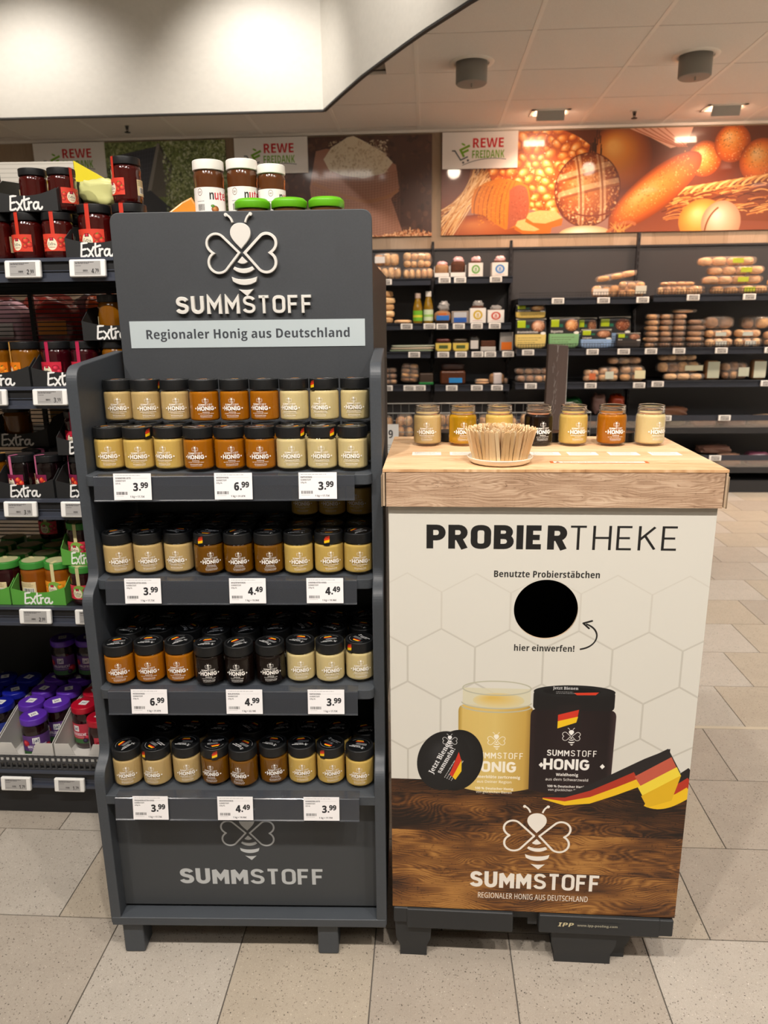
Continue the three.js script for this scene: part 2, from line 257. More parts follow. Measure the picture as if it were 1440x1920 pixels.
  const tileM = M('#f6f3ee', 0.9, { map: tileT }), bar = M('#f0ece4', 0.5), dark = M('#3b3937', 0.7);
  const cut = (x0, x1, z0, z1, y, t) => {   // slab z0 (far) .. min(z1, bulkhead)
    const xs = [x0, ...edge.map((e) => e[0]).filter((e) => e > x0 && e < x1), x1].filter((x) => zb(x) - 0.02 > z0 + 0.001); if (xs.length < 2) {
      let a = x0; for (let k = 0; k <= 40; k++) { const x = x0 + (x1 - x0) * k / 40; if (zb(x) - 0.02 > z0) { a = x; break; } a = x1; } if (x1 - a < 0.01) return null; return cut(a, x1, z0, z1, y, t);
    }
    const pts = [...xs.map((x) => [x, -z0]), ...xs.slice().reverse().map((x) => [x, -Math.min(z1, zb(x) - 0.02)])], g = extrude(shapeOf(pts), t); g.rotateX(-Math.PI / 2).translate(0, y, 0);
    const p = g.attributes.position, u = g.attributes.uv; for (let i = 0; i < p.count; i++) u.setXY(i, p.getX(i), p.getZ(i)); return g;
  };
  const grid = struct('ceiling_grid', cut(X0, X1, WALLZ, 9, CEIL + 0.03, 0.02), M('#a59d92', 0.9));
  const gx = [], gz = []; for (let i = -6; i <= 8; i++) gx.push(-0.6913 + 0.625 * i); for (let j = -2; j <= 3; j++) gz.push(-4.3761 - 0.625 * j); gz.push(WALLZ);
  let n = 0;
  for (let i = 0; i < gx.length - 1; i++) for (let j = 0; j < gz.length - 1; j++) { const a = Math.max(gx[i], X0), b = Math.min(gx[i + 1], X1); if (b - a < 0.1) continue; const g = cut(a + 0.012, b - 0.012, gz[j + 1] + 0.003, gz[j] - 0.003, CEIL + 0.002, 0.02); if (g && n++ < 300) part('ceiling_tile', g, tileM, grid); }
  for (const x of gx) if (x > X0 + 0.1 && x < X1 - 0.1) { const g = cut(x - 0.012, x + 0.012, WALLZ, 9, CEIL, 0.03); if (g) part('runner', g, bar, grid); }
  const face = (pts, y0, y1, t) => { const s = ribbon(pts.map(([x, z]) => [x, -z]), t, false), g = extrude(s, y1 - y0); g.rotateX(-Math.PI / 2).translate(0, y0, 0); const p = g.attributes.position, u = g.attributes.uv; for (let i = 0; i < p.count; i++) u.setXY(i, p.getX(i) * 0.8 + p.getZ(i) * 0.6, p.getY(i)); return g; };
  struct('wall_bulkhead', face([[X0, -5.664], [-0.735, -5.706]], CEIL - 0.004, HALL, 0.02), M('#f1eee6', 0.5, { map: plaster }));
  struct('wall_bulkhead_curved', face(edge.slice(1), CEIL - 0.004, HALL, 0.02), M('#f1eee6', 0.5, { map: plaster }));
  struct('trim_2', face([[X0, -5.664], [-0.735, -5.706]], CEIL - 0.016, CEIL - 0.004, 0.024), dark); struct('trim_3', face(edge.slice(1), CEIL - 0.016, CEIL - 0.004, 0.024), dark);
  struct('trim_4', bx(X0, X1, CEIL - 0.02, CEIL, WALLZ, WALLZ + 0.012), bar);
}

// ---------------------------------------------------------------- lamps
{
  const warm = new THREE.Color(LIGHTS.warm), glow = M('#ffffff', 0.5, { emissive: warm, emissiveIntensity: 6 }), dark = M('#2c2d2f', 0.5), alu = M('#a7a49d', 0.45);
  const can = lathe([[0, 0.09], [0.045, 0.09], [0.05, 0.08], [0.05, -0.06], [0.043, -0.06], [0.043, -0.02], [0, -0.02]], 24), disc = new THREE.CylinderGeometry(0.042, 0.042, 0.004, 24);
  solo('light_track', bx(X0 + 0.6, X1 - 0.6, 3.95, 4, 0.33, 0.37), dark, 'dark lamp track under the high ceiling above the aisle', 'track'); solo('light_track', bx(X0 + 0.6, -0.6, 3.95, 4, -4.67, -4.63), dark, 'dark lamp track in front of the white bulkhead', 'track');
  for (const [i, [x, y, z, ax, ay, az, cd, ang]] of SPOTS.entries()) {
    const g = thing('track_spotlight', `cylindrical track spotlight, ${ORD[i]} of the hall lamps`, 'lamp', [x, y, z], 0, 'track spotlights of the hall');
    const h = new THREE.Group(); h.name = 'lamp_head'; g.add(h); h.quaternion.setFromUnitVectors(new THREE.Vector3(0, -1, 0), new THREE.Vector3(ax - x, ay - y, az - z).normalize());
    part('housing', can, dark, h); part('lens', disc, glow, h, [0, -0.045, 0]); part('stem', rod([0, 0.06, 0], [0, 0.229, 0], 0.008), dark, g);
    const d = new THREE.Vector3(ax - x, ay - y, az - z).normalize(), L = new THREE.SpotLight(warm, cd * LIGHTS.spot, 0, ang, 0.75, 2); L.name = numbered('spot_light'); L.position.set(x, y, z).addScaledVector(d, 0.075); L.target.position.set(ax, ay, az); L.target.name = numbered('spot_aim'); L.castShadow = true; L.shadow.radius = 2.2; L.shadow.mapSize.set(1024, 1024); scene.add(L, L.target);
  }
  for (const [i, [x, z]] of PANELS.entries()) {
    const g = thing('ceiling_lamp', `flat square LED lamp, ${ORD[i]} in the high hall ceiling`, 'lamp', [x, HALL - 0.04, z], 0, 'LED panels in the hall ceiling');
    part('frame', bx(-0.62, 0.62, 0, 0.04, -0.32, 0.32), alu, g); part('diffuser', bx(-0.6, 0.6, -0.003, 0.001, -0.3, 0.3), M('#ffffff', 0.5, { emissive: warm, emissiveIntensity: 2.2 }), g);
    const L = new THREE.RectAreaLight(warm, LIGHTS.panel, 1.2, 0.6); L.name = numbered('panel_light'); L.position.set(x, HALL - 0.05, z); L.rotation.x = -Math.PI / 2; scene.add(L);
  }
  // recessed wall washers in the grid ceiling: rectangular flaps throwing their light on the mural, and round ones switched off
  const pink = new THREE.Color(0xffcfae), wg = M('#ffffff', 0.5, { emissive: pink, emissiveIntensity: 42 });
  for (const [i, x] of [0.89, 2.13, 3.37].entries()) {
    const z = -5.96, g = thing('wall_washer', `rectangular recessed wall washer above the bread picture, ${['left one', 'right one', 'outside the frame'][i]}`, 'lamp', [x, CEIL, z], 0, 'wall washers above the bread picture');
    part('frame', merge([bx(-0.14, -0.115, -0.004, 0.02, -0.09, 0.09), bx(0.115, 0.14, -0.004, 0.02, -0.09, 0.09), bx(-0.14, 0.14, -0.004, 0.02, 0.07, 0.09), bx(-0.14, 0.14, -0.004, 0.02, -0.09, -0.07)]), bar0(), g);
    part('flap', box(0.2, 0.075, 0.012, 0.004), alu, g, [0, -0.028, 0.05], [0.35, 0, 0]); part('lens', box(0.17, 0.05, 0.006, 0.001), wg, g, [0, -0.032, 0.036], [0.35, 0, 0]);
    const L = new THREE.SpotLight(pink, LIGHTS.wash, 0, 1.15, 1, 2); L.name = numbered('washer_light'); L.position.set(x, CEIL - 0.045, z + 0.02); L.target.position.set(x, 1.2, WALLZ + 0.1); L.target.name = numbered('washer_aim'); L.castShadow = true; L.shadow.radius = 3; scene.add(L, L.target);
  }
  const cyl = lathe([[0, -0.115], [0.085, -0.115], [0.092, -0.108], [0.092, 0.02], [0, 0.02]], 40), ring = lathe([[0.1, 0.012], [0.1, -0.002], [0.104, -0.006], [0.128, -0.004], [0.132, 0.002]], 48);
  for (const [x, side] of [[0.258, 'left'], [1.545, 'right'], [2.84, 'outermost']]) {
    const g = thing('ceiling_spot', `grey round ceiling spot, ${side} one in the grid ceiling`, 'lamp', [x, CEIL, -4.84], 0, 'round spots in the grid ceiling'); part('housing', cyl, M('#8d8b86', 0.55), g); part('ring', ring, bar0(), g); part('pin', rod([0, -0.115, 0.02], [0, -0.135, 0.02], 0.004), alu, g); part('lens', bx(-0.05, 0.05, -0.085, -0.015, -0.0965, -0.0925), M('#ffffff', 0.5, { emissive: pink, emissiveIntensity: 1.2 }), g);
    const L = new THREE.SpotLight(new THREE.Color(0xffe4cc), LIGHTS.shelf, 0, 0.95, 0.9, 2); L.name = numbered('shelf_light'); L.position.set(x, CEIL - 0.06, -4.945); L.target.position.set(x + 0.1, 0.95, -5.95); L.target.name = numbered('shelf_aim'); L.castShadow = true; L.shadow.radius = 3; scene.add(L, L.target);
  }
  for (const [x, z, side] of [[1.3, -3.45, 'left'], [2.6, -3.3, 'middle'], [3.75, -3.5, 'right'], [3.75, -4.9, 'far right']]) {   // nearer row of downlights, above the picture
    const g = thing('downlight', `round recessed downlight above the aisle, ${side} one`, 'lamp', [x, CEIL, z], 0, 'downlights above the aisle'); part('ring', ring, bar0(), g); part('lens', new THREE.CylinderGeometry(0.1, 0.1, 0.006, 32), M('#ffffff', 0.5, { emissive: warm, emissiveIntensity: 4 }), g);
    const L = new THREE.SpotLight(warm, x > 3 ? 26 : 9, 0, 1.05, 0.8, 2); L.name = numbered('down_light'); L.position.set(x, CEIL - 0.015, z); L.target.position.set(x > 3 ? x + 0.35 : x, 0, z - 0.3); L.target.name = numbered('down_aim'); L.castShadow = true; L.shadow.radius = 4; scene.add(L, L.target);
  }
  for (const [x, z, w] of [[1.504, -5.979, 'between the wall washers'], [-2.273, -5.982, 'behind the white bulkhead']]) {
    const g = thing('sprinkler', `small metal sprinkler head in the grid ceiling ${w}`, 'sprinkler', [x, CEIL, z], 0); part('rosette', lathe([[0, -0.002], [0.03, -0.002], [0.035, 0.004]], 24), bar0(), g);
    part('nozzle', lathe([[0, -0.05], [0.022, -0.05], [0.022, -0.047], [0.005, -0.046], [0.005, -0.04], [0, -0.04]], 16), dark, g); part('frame', merge([rod([-0.012, 0, 0], [-0.004, -0.045, 0], 0.003), rod([0.012, 0, 0], [0.004, -0.045, 0], 0.003), rod([0, 0, 0], [0, -0.03, 0], 0.006)]), dark, g);
  }
  function bar0() { return M('#efeae0', 0.5); }
}

// ---------------------------------------------------------------- pictures on the back wall
{
  const signT = canvas(768, 352, (c, w, h) => {
    c.fillStyle = '#f7f5f2'; c.fillRect(0, 0, w, h); fitText(c, 'REWE', 300, 152, 126, 330, { bold: true, color: '#cf1a24' }); c.strokeStyle = '#cf1a24'; c.lineWidth = 4;
    fitText(c, 'FREIDANK', 298, 252, 104, 334, { bold: true, color: '#7ab02c' });
    c.strokeStyle = '#53616b'; c.lineWidth = 13; c.lineCap = 'round'; c.beginPath(); c.moveTo(104, 178); c.lineTo(128, 178); c.lineTo(188, 268); c.lineTo(256, 238); c.stroke();
    for (const [x, y] of [[214, 292], [262, 272]]) { c.fillStyle = '#53616b'; c.beginPath(); c.arc(x, y, 11, 0, 7); c.fill(); }
    c.strokeStyle = '#7ab02c'; c.lineWidth = 22; c.lineCap = 'butt'; c.beginPath(); c.moveTo(182, 166); c.lineTo(222, 238); c.moveTo(176, 176); c.lineTo(280, 130); c.moveTo(200, 200); c.lineTo(268, 172); c.stroke(); c.beginPath(); c.ellipse(214, 118, 22, 9, 0.5, 0, 7); c.fillStyle = '#7ab02c'; c.fill();
    c.strokeStyle = '#53616b'; c.lineWidth = 6; c.beginPath(); c.moveTo(206, 318); c.quadraticCurveTo(420, 230, 650, 268); c.stroke();
  });
  const sign = (x, where) => { const g = thing('shop_sign', `white sign with red and green lettering and a trolley emblem, ${where}`, 'sign', [x, 2.524, WALLZ + 0.022], 0, 'white signs on the wall pictures'); part('board', bx(-0.296, 0.296, 0, 0.266, 0, 0.008), M('#f4f2ee', 0.4), g); part('print', new THREE.PlaneGeometry(0.592, 0.266), M('#ffffff', 0.35, { map: signT }), g, [0, 0.133, 0.0086]); };
  sign(0.414, 'on the bread picture'); sign(-1.25, 'on the flour sack picture'); sign(-2.905, 'on the farmhouse picture');
  const bread = canvas(2048, 524, (c, w, h) => {
    const s = w / 730; c.scale(s, s);   // drawn about 2.8 times as large as it is listed here
    const bg = c.createLinearGradient(0, 0, 0, 187); bg.addColorStop(0, '#5c2a16'); bg.addColorStop(0.6, '#6b3220'); bg.addColorStop(1, '#8c4a30'); c.fillStyle = bg; c.fillRect(0, 0, 730, 190);
    const q = rng(3); poly(c, [[20, 130], [90, 100], [330, 150], [330, 190], [0, 190]], '#9b7064'); ball(c, 90, 178, 95, 30, ['#c07038', '#a4501f', '#7c3513']);
    c.lineCap = 'round'; for (let i = 0; i < 120; i++) { const a = q() * 60; c.strokeStyle = ['#e8bf85', '#d59a55', '#b9783a', '#f3d7a6'][(q() * 4) | 0]; c.lineWidth = 0.6 + q() * 1.3; c.beginPath(); c.moveTo(-4 + a * 0.55, 192 - q() * 60); c.quadraticCurveTo(30 + a * 0.6, 120 + q() * 20, 60 + q() * 38, 62 + q() * 26); c.stroke(); }
    // plaited flat loaf of many bumps
    c.save(); c.beginPath(); c.ellipse(205, 70, 118, 76, 0.25, 0, 7); c.fillStyle = '#b85318'; c.fill(); c.clip();
    for (let j = 0; j < 11; j++) for (let i = 0; i < 13; i++) { const x = 88 + i * 19 + (j % 2) * 9 + q() * 9, y = -6 + j * 15 + q() * 9, e = 8 + q() * 5; ball(c, x, y, e * 1.15, e * 0.8, q() < 0.5 ? ['#ffe6b0', '#f8b562', '#dd7a2a', '#a84c16'] : ['#ffd690', '#f09c40', '#cf651c', '#98400f'], (q() - 0.5) * 2); } speckle(c, 700, 92, 0, 230, 146, ['#fff0c8', '#c8641c', '#e89a48'], 0.4, 1.6, 77); c.restore();
    // rye loaf in slices
    poly(c, [[60, 120], [66, 102], [86, 90], [112, 83], [150, 88], [170, 98], [176, 120], [172, 168], [128, 178], [110, 168], [84, 150], [60, 146]], '#c9761a');
    for (let i = 0; i < 9; i++) { const x = 66 + i * 8.5; c.strokeStyle = i % 3 ? '#a2540f' : '#6c2f08'; c.lineWidth = 1.4; c.beginPath(); c.moveTo(x + 12, 88 + (8 - i) * 1.2); c.quadraticCurveTo(x - 4, 120, x, 150 + i * 3); c.stroke(); }
    for (let i = 0; i < 260; i++) { c.fillStyle = ['#f0a22c', '#e08a1c', '#b86410'][(q() * 3) | 0]; c.globalAlpha = 0.5; c.fillRect(72 + q() * 56, 92 + q() * 76, 3, 1.4); } c.globalAlpha = 1;
    c.beginPath(); c.moveTo(134, 106); c.quadraticCurveTo(152, 88, 168, 102); c.quadraticCurveTo(178, 130, 170, 158); c.quadraticCurveTo(150, 170, 132, 178); c.quadraticCurveTo(136, 140, 134, 106); c.fillStyle = '#a4553a'; c.fill(); speckle(c, 160, 138, 100, 30, 66, ['#71301d', '#c07a5a', '#8c4129'], 0.4, 1.2, 8);
    for (const [x, y] of [[182, 172], [203, 158]]) { poly(c, [[x - 36, y + 6], [x - 32, y - 8], [x - 8, y - 14], [x + 24, y - 12], [x + 38, y + 2], [x + 36, y + 14], [x - 4, y + 22]], '#c0681c'); poly(c, [[x - 34, y - 1], [x - 30, y - 10], [x - 8, y - 15], [x + 24, y - 13], [x + 37, y], [x + 4, y + 10], [x - 20, y + 8]], '#eab472'); speckle(c, 60, x - 28, y - 11, 56, 16, ['#d79a55', '#f6cf94'], 0.4, 1.1, x); }
    // loaf behind, pale cloth
    ball(c, 345, 50, 62, 60, ['#f2b860', '#d98a35', '#a85a22', '#6b2d12']); poly(c, [[360, 0], [480, 0], [470, 30], [440, 36], [400, 16]], '#eab59a'); c.strokeStyle = '#b9694a'; c.lineWidth = 2; for (let i = 0; i < 5; i++) { c.beginPath(); c.moveTo(370 + i * 14, 0); c.quadraticCurveTo(410 + i * 10, 20, 455 + i * 4, 34); c.stroke(); }
    c.fillStyle = '#37160b'; for (let i = 0; i < 26; i++) c.fillRect(286 + q() * 24, q() * 60, 2, 14);
    // round country loaf with a cut cross
    ball(c, 286, 108, 64, 68, ['#e7ab68', '#cc7c36', '#a1501f', '#5f240d']);
    c.save(); c.beginPath(); c.ellipse(286, 108, 62, 66, 0, 0, 7); c.clip(); speckle(c, 900, 222, 40, 128, 136, ['#f0c795', '#c97f3e', '#9c5222', '#e2a868', '#b56a2c'], 0.6, 3.2, 31); for (const [ax, ay, bx2, by2, w2] of [[232, 92, 338, 66, 9], [236, 122, 346, 98, 9], [262, 46, 276, 172, 7], [304, 42, 318, 168, 7]]) { c.strokeStyle = '#f3d3a8'; c.lineWidth = w2 + 5; c.globalAlpha = 0.55; c.beginPath(); c.moveTo(ax, ay - 5); c.quadraticCurveTo((ax + bx2) / 2 + 8, (ay + by2) / 2 - 10, bx2, by2 - 5); c.stroke(); c.globalAlpha = 0.8; c.strokeStyle = '#8a4218'; c.lineWidth = w2 * 0.55; c.beginPath(); c.moveTo(ax, ay); c.quadraticCurveTo((ax + bx2) / 2 + 8, (ay + by2) / 2 - 4, bx2, by2); c.stroke(); } c.globalAlpha = 1; c.restore();
    c.strokeStyle = '#7c3210'; c.lineWidth = 3; c.beginPath(); c.moveTo(262, 150); c.quadraticCurveTo(300, 162, 336, 148); c.stroke();
    // basket and seeded rolls
    for (const [x, y, r] of [[506, 56, 32], [556, 30, 34], [612, 62, 40], [690, 40, 44], [660, 96, 34]]) { ball(c, x, y, r, r, ['#ffce8a', '#f09a45', '#d36a22', '#8a3a12']); const k = rng(x); for (let i = 0; i < r * 4; i++) { const a = k() * 6.28, d = Math.sqrt(k()) * r * 0.9; c.fillStyle = ['#5b2a12', '#8a4a22', '#f7dca8'][(k() * 3) | 0]; c.fillRect(x + Math.cos(a) * d, y + Math.sin(a) * d, 1.3, 1); } }
    poly(c, [[420, 140], [470, 112], [560, 108], [640, 84], [730, 70], [730, 176], [560, 168]], '#7a3a18');
    for (let i = 0; i < 190; i++) { const x = 425 + q() * 300, y = 112 + q() * 56 - (x - 425) * 0.05; c.strokeStyle = ['#a65c26', '#c98240', '#5b260d', '#e0a45c'][(q() * 4) | 0]; c.lineWidth = 1 + q() * 1.8; c.beginPath(); c.moveTo(x, y); c.quadraticCurveTo(x + 14, y - 3 - q() * 8, x + 30, y - 2 - q() * 6); c.stroke(); }
    for (let i = 0; i < 26; i++) { const x = 440 + i * 12; c.strokeStyle = i % 2 ? '#f0c079' : '#c98a45'; c.lineWidth = 4; c.beginPath(); c.moveTo(x - 14, 124 - i * 1.6); c.quadraticCurveTo(x, 108 - i * 1.6, x + 18, 112 - i * 1.6); c.stroke(); }
    // long loaf
    ball(c, 416, 112, 104, 36, ['#ffbd68', '#ee9238', '#cf661b', '#8b3a0e'], -0.66); c.save(); c.translate(416, 112); c.rotate(-0.66); speckle(c, 420, -90, -24, 176, 46, ['#f6b565', '#c9641c', '#a94c12', '#ffd08a'], 0.4, 1.5, 12); c.restore();
    // floured roll, scoop
    ball(c, 512, 168, 46, 40, ['#f9d28c', '#e6a247', '#c47b2c']); ball(c, 548, 172, 38, 40, ['#f7e3d0', '#dfb492', '#b98a6a']); c.strokeStyle = '#7c4416'; c.lineWidth = 3; c.beginPath(); c.moveTo(518, 190); c.quadraticCurveTo(520, 160, 540, 145); c.stroke();
    ball(c, 286, 190, 52, 17, ['#f4ead4', '#e2d0ac', '#c8ac7c']); c.strokeStyle = '#b5683c'; c.lineWidth = 6; c.beginPath(); c.moveTo(330, 186); c.quadraticCurveTo(362, 160, 382, 172); c.stroke();
    for (let i = 0; i < 22; i++) { c.strokeStyle = '#d8a050'; c.lineWidth = 0.8; c.beginPath(); c.moveTo(340 + q() * 28, 190); c.lineTo(334 + q() * 44, 166 + q() * 10); c.stroke(); }
  });
  const sack = canvas(1536, 708, (c, w, h) => {
    const s = w / 377; c.scale(s, s); c.fillStyle = '#4d2f27'; c.fillRect(0, 0, 377, 190); speckle(c, 500, 0, 0, 377, 190, ['#5c3a2e', '#3a221b', '#674335'], 1, 7, 4); const q = rng(9);
    c.translate(147, 0);   // the part right of the sign starts here
    ball(c, -14, 160, 60, 46, ['#d9c7ad', '#b59c80', '#7c624c']);
    poly(c, [[4, 50], [10, 24], [30, 20], [140, 38], [162, 50], [168, 90], [152, 108], [176, 172], [150, 190], [-20, 190], [0, 120], [-4, 86]], '#a97760');
    poly(c, [[24, 38], [40, 18], [56, 10], [70, 2], [82, 0], [100, 8], [122, 20], [138, 28], [156, 46], [140, 64], [100, 72], [60, 66], [34, 56]], '#e4d8be'); speckle(c, 500, 36, 8, 110, 54, ['#e2d5bb', '#bda988', '#cfbd9e'], 0.6, 3, 5);
    c.lineWidth = 0.5; for (let i = 0; i < 60; i++) { c.strokeStyle = i % 2 ? '#b07c60' : '#61392a'; c.globalAlpha = 0.55; c.beginPath(); c.moveTo(2 + q() * 6, 58 + i * 2.3); c.quadraticCurveTo(80, 80 + i * 2.3, 166, 60 + i * 2.2); c.stroke(); c.beginPath(); c.moveTo(4 + i * 2.8, 62); c.lineTo(-4 + i * 2.9, 188); c.stroke(); } c.globalAlpha = 1;
    c.strokeStyle = '#a87452'; c.lineWidth = 6; c.beginPath(); c.moveTo(2, 78); c.quadraticCurveTo(60, 104, 104, 112); c.quadraticCurveTo(150, 108, 166, 92); c.stroke();
    for (let i = 0; i < 900; i++) { const x = 100 + q() * 135, y = 172 + q() * 20 - Math.exp(-(((x - 190) / 40) ** 2)) * 14 * q() ; c.fillStyle = ['#c67a48', '#e0a070', '#9c5428', '#f0c090'][(q() * 4) | 0]; c.beginPath(); c.ellipse(x, y, 2.2, 1.2, q() * 3, 0, 7); c.fill(); }
  });
  const farm = canvas(1536, 708, (c, w, h) => {
    const s = w / 377; c.scale(s, s); c.fillStyle = '#76864c'; c.fillRect(0, 0, 377, 190); speckle(c, 5200, 0, 0, 377, 190, ['#51632f', '#84965a', '#a3b070', '#bcc596', '#3c4a24'], 0.6, 4.2, 14);
    c.translate(150, 0); poly(c, [[0, 50], [16, 22], [96, 8], [70, 88], [30, 100]], '#343a4a'); c.strokeStyle = '#4a5162'; c.lineWidth = 0.7; for (let i = 0; i < 16; i++) { c.beginPath(); c.moveTo(4 + i * 5.6, 24 - i); c.lineTo(-2 + i * 5.2, 96 - i); c.stroke(); } for (let i = 0; i < 9; i++) { c.beginPath(); c.moveTo(10 - i, 24 + i * 8); c.lineTo(92 - i * 3, 12 + i * 8); c.stroke(); }
    poly(c, [[98, 6], [120, 44], [112, 96], [66, 96]], '#6a675f'); c.strokeStyle = '#4c4a44'; for (let i = 0; i < 12; i++) { c.beginPath(); c.moveTo(74 + i * 3.6, 90 - i); c.lineTo(94 + i * 2, 16 + i * 3); c.stroke(); } poly(c, [[94, 4], [100, 4], [72, 98], [64, 98]], '#8f8d88'); poly(c, [[98, 4], [122, 42], [118, 48], [100, 14]], '#3b3a3c');
    poly(c, [[10, 190], [30, 96], [74, 84], [130, 130], [150, 190]], '#2f3644'); speckle(c, 2600, 104, 0, 124, 190, ['#65773a', '#8ea062', '#b9c490', '#4a5b2c', '#ced6b4'], 0.6, 3.6, 15);
  });
  const pic = (name, label, x0, x1, map) => { const g = thing(name, label, 'picture', [(x0 + x1) / 2, 2.03, WALLZ + 0.002]); part('board', bx(-(x1 - x0) / 2, (x1 - x0) / 2, 0, 0.755, 0, 0.016), M('#4a3a30', 0.6), g); part('print', new THREE.PlaneGeometry(x1 - x0, 0.755), M('#ffffff', 0.4, { map, clearcoat: 1, clearcoatRoughness: 0.05 }), g, [0, 0.3775, 0.0166]); };
  pic('wall_picture', 'wide wall picture of loaves, rolls and a basket above the bread shelves', 0.112, 3.06, bread); pic('wall_picture', 'dark wall picture of an open flour sack beside the bread picture', -1.55, 0.037, sack); pic('wall_picture', 'green wall picture of a farmhouse roof among trees', -3.2, -1.62, farm);
}

// ---------------------------------------------------------------- the grey honey stand
const STAND = { pos: new THREE.Vector3(-0.682, 0, -1.285), turn: 0.032 };
const onStand = (x, y, z) => new THREE.Vector3(x, y, z).applyAxisAngle(new THREE.Vector3(0, 1, 0), STAND.turn).add(STAND.pos).toArray();
const SHELVES = [{ y: 1.065, z: -0.07 }, { y: 0.852, z: -0.07 }, { y: 0.633, z: -0.025 }, { y: 0.405, z: 0 }];
const acrylic = M('#b4bac4', 0.12, { transmission: 0.93, thickness: 0, ior: 1.49 });
{
  const lac = pixels(256, 256, (x, y) => { const v = 238 + (R() - 0.5) * 14 + (fbm(x / 40, y / 40) - 0.5) * 12; return [v, v, v]; }, { repeat: 2 });
  const grey = M('#454a50', 0.5, { map: lac }), greyB = M('#3f4246', 0.55, { map: lac }), letter = M('#d6d3cc', 0.45);
  const st = thing('display_stand', 'tall dark grey wooden honey stand with emblem board and four shelves', 'display stand', STAND.pos.toArray(), STAND.turn);
  // side panels: three steps, each with a rounded front shoulder
  const s = new THREE.Shape(); s.moveTo(0.34, 0.088); s.lineTo(0, 0.088); s.lineTo(0, 0.425); s.bezierCurveTo(0, 0.455, 0.012, 0.462, 0.022, 0.468); s.bezierCurveTo(0.034, 0.475, 0.04, 0.482, 0.042, 0.5); s.lineTo(0.042, 0.8); s.bezierCurveTo(0.042, 0.828, 0.054, 0.835, 0.064, 0.84); s.bezierCurveTo(0.076, 0.846, 0.085, 0.852, 0.086, 0.87); s.lineTo(0.086, 1.24); s.quadraticCurveTo(0.086, 1.272, 0.12, 1.275); s.lineTo(0.34, 1.293); s.closePath();
  const side = () => extrude(s, 0.018, 0.002).rotateY(Math.PI / 2);   // profile x runs towards the back
  for (const x of [0.002, 0.58]) { const g = side(); part('side_panel', metric(g, 1), grey, st, [x, 0, 0]); }
  const hs = new THREE.Shape(), [hx0, hx1, hy1, hr] = [0.031, 0.578, 1.574, 0.022]; hs.moveTo(hx0, 0.09); hs.lineTo(hx1, 0.09); hs.lineTo(hx1, hy1 - hr); hs.quadraticCurveTo(hx1, hy1, hx1 - hr, hy1); hs.lineTo(hx0 + hr, hy1); hs.quadraticCurveTo(hx0, hy1, hx0, hy1 - hr); hs.closePath();
  const board = part('header_board', metric(extrude(hs, 0.014, 0.0015), 1), greyB, st, [0, 0, -0.322]);
  // raised emblem and lettering
  const zf = 0.0156, k = 0.0405, cx = 0.306, cy = 1.489, ex = (shape) => extrude(shape, 0.007, 0.0008);
  for (const p of BEE.solid) part('emblem_piece', ex(shapeOf(polylines(p)[0].pts.map(([x, y]) => [cx + x * k, cy + y * k]))), letter, board, [0, 0, zf]);
  for (const [p, w] of BEE.line) { const l = polylines(p)[0]; part('emblem_piece', ex(ribbon(l.pts.map(([x, y]) => [cx + x * k, cy + y * k]), w * k, l.closed)), letter, board, [0, 0, zf]); }
  for (const [a, b, r] of BEE.dots) part('emblem_piece', new THREE.CylinderGeometry(r * k, r * k, 0.007, 16).rotateX(Math.PI / 2), letter, board, [cx + a * k, cy + b * k, zf + 0.0035]);
  const h = 0.037, pieces = [['SUMM', 0.215, 0.39], ['STOFF', 0.165, 0.3]]; let px = 0.157; const total = pieces.reduce((a, [w, wt, sp]) => a + (wordWidth(w, sp, 1) + sp) * h * (1 - wt), 0), fit = 0.298 / total;
  for (const [word, wt, sp] of pieces) for (const ch of word) {
    const hh = h * (1 - wt), [w, path] = GLYPH[ch], geos = polylines(path).map((l) => { const pts = l.pts.map((q, i) => { let y = q[1]; if (!l.closed && (i === 0 || i === l.pts.length - 1) && (y === 0 || y === 1)) { const o = l.pts[i ? i - 1 : 1]; if (Math.abs(o[0] - q[0]) < 0.36 && Math.abs(o[1] - q[1]) > 0.2) y += (y ? 1 : -1) * wt / 2 / (1 - wt); } return [px + (q[0] * hh + wt * h / 2) * fit, 1.3685 + wt * h / 2 + y * hh]; }); return ex(ribbon(pts, wt * h * 0.96, l.closed)); });
    part('letter', merge(geos), letter, board, [0, 0, zf]); px += (w + sp) * hh * fit;
  }
  const banner = canvas(1280, 144, (c, w, hgt) => { c.fillStyle = '#b6c1c4'; c.fillRect(0, 0, w, hgt); fitText(c, 'Regionaler Honig aus Deutschland', 82, 96, 68, 1120, { bold: true, color: '#3a3e44' }); });
  part('banner', planar(bx(0.053, 0.56, 1.299, 1.3555, 0, 0.001), 0.053, 1.299, 0.507, 0.0565), M('#ffffff', 0.5, { map: banner }), board, [0, 0, zf]);
  // shelves with clear price rails
  SHELVES.forEach((f, i) => {
    const sh = new THREE.Shape(), r = i < 3 ? 0.016 : 0.002, x0 = 0.0205, x1 = 0.5795, zb = 0.302; sh.moveTo(x0, zb); sh.lineTo(x0, -f.z + r); sh.quadraticCurveTo(x0, -f.z, x0 + r, -f.z); sh.lineTo(x1 - r, -f.z); sh.quadraticCurveTo(x1, -f.z, x1, -f.z + r); sh.lineTo(x1, zb); sh.closePath();
    const g = extrude(sh, 0.018, 0.0012); g.rotateX(Math.PI / 2).scale(1, 1, -1); const idx = g.attributes.position; for (let t = 0; t < idx.count; t += 3) for (const a of ['position', 'normal', 'uv']) { const A = g.attributes[a], n = A.itemSize; for (let q = 0; q < n; q++) { const e = A.array[(t + 1) * n + q]; A.array[(t + 1) * n + q] = A.array[(t + 2) * n + q]; A.array[(t + 2) * n + q] = e; } } g.computeVertexNormals();
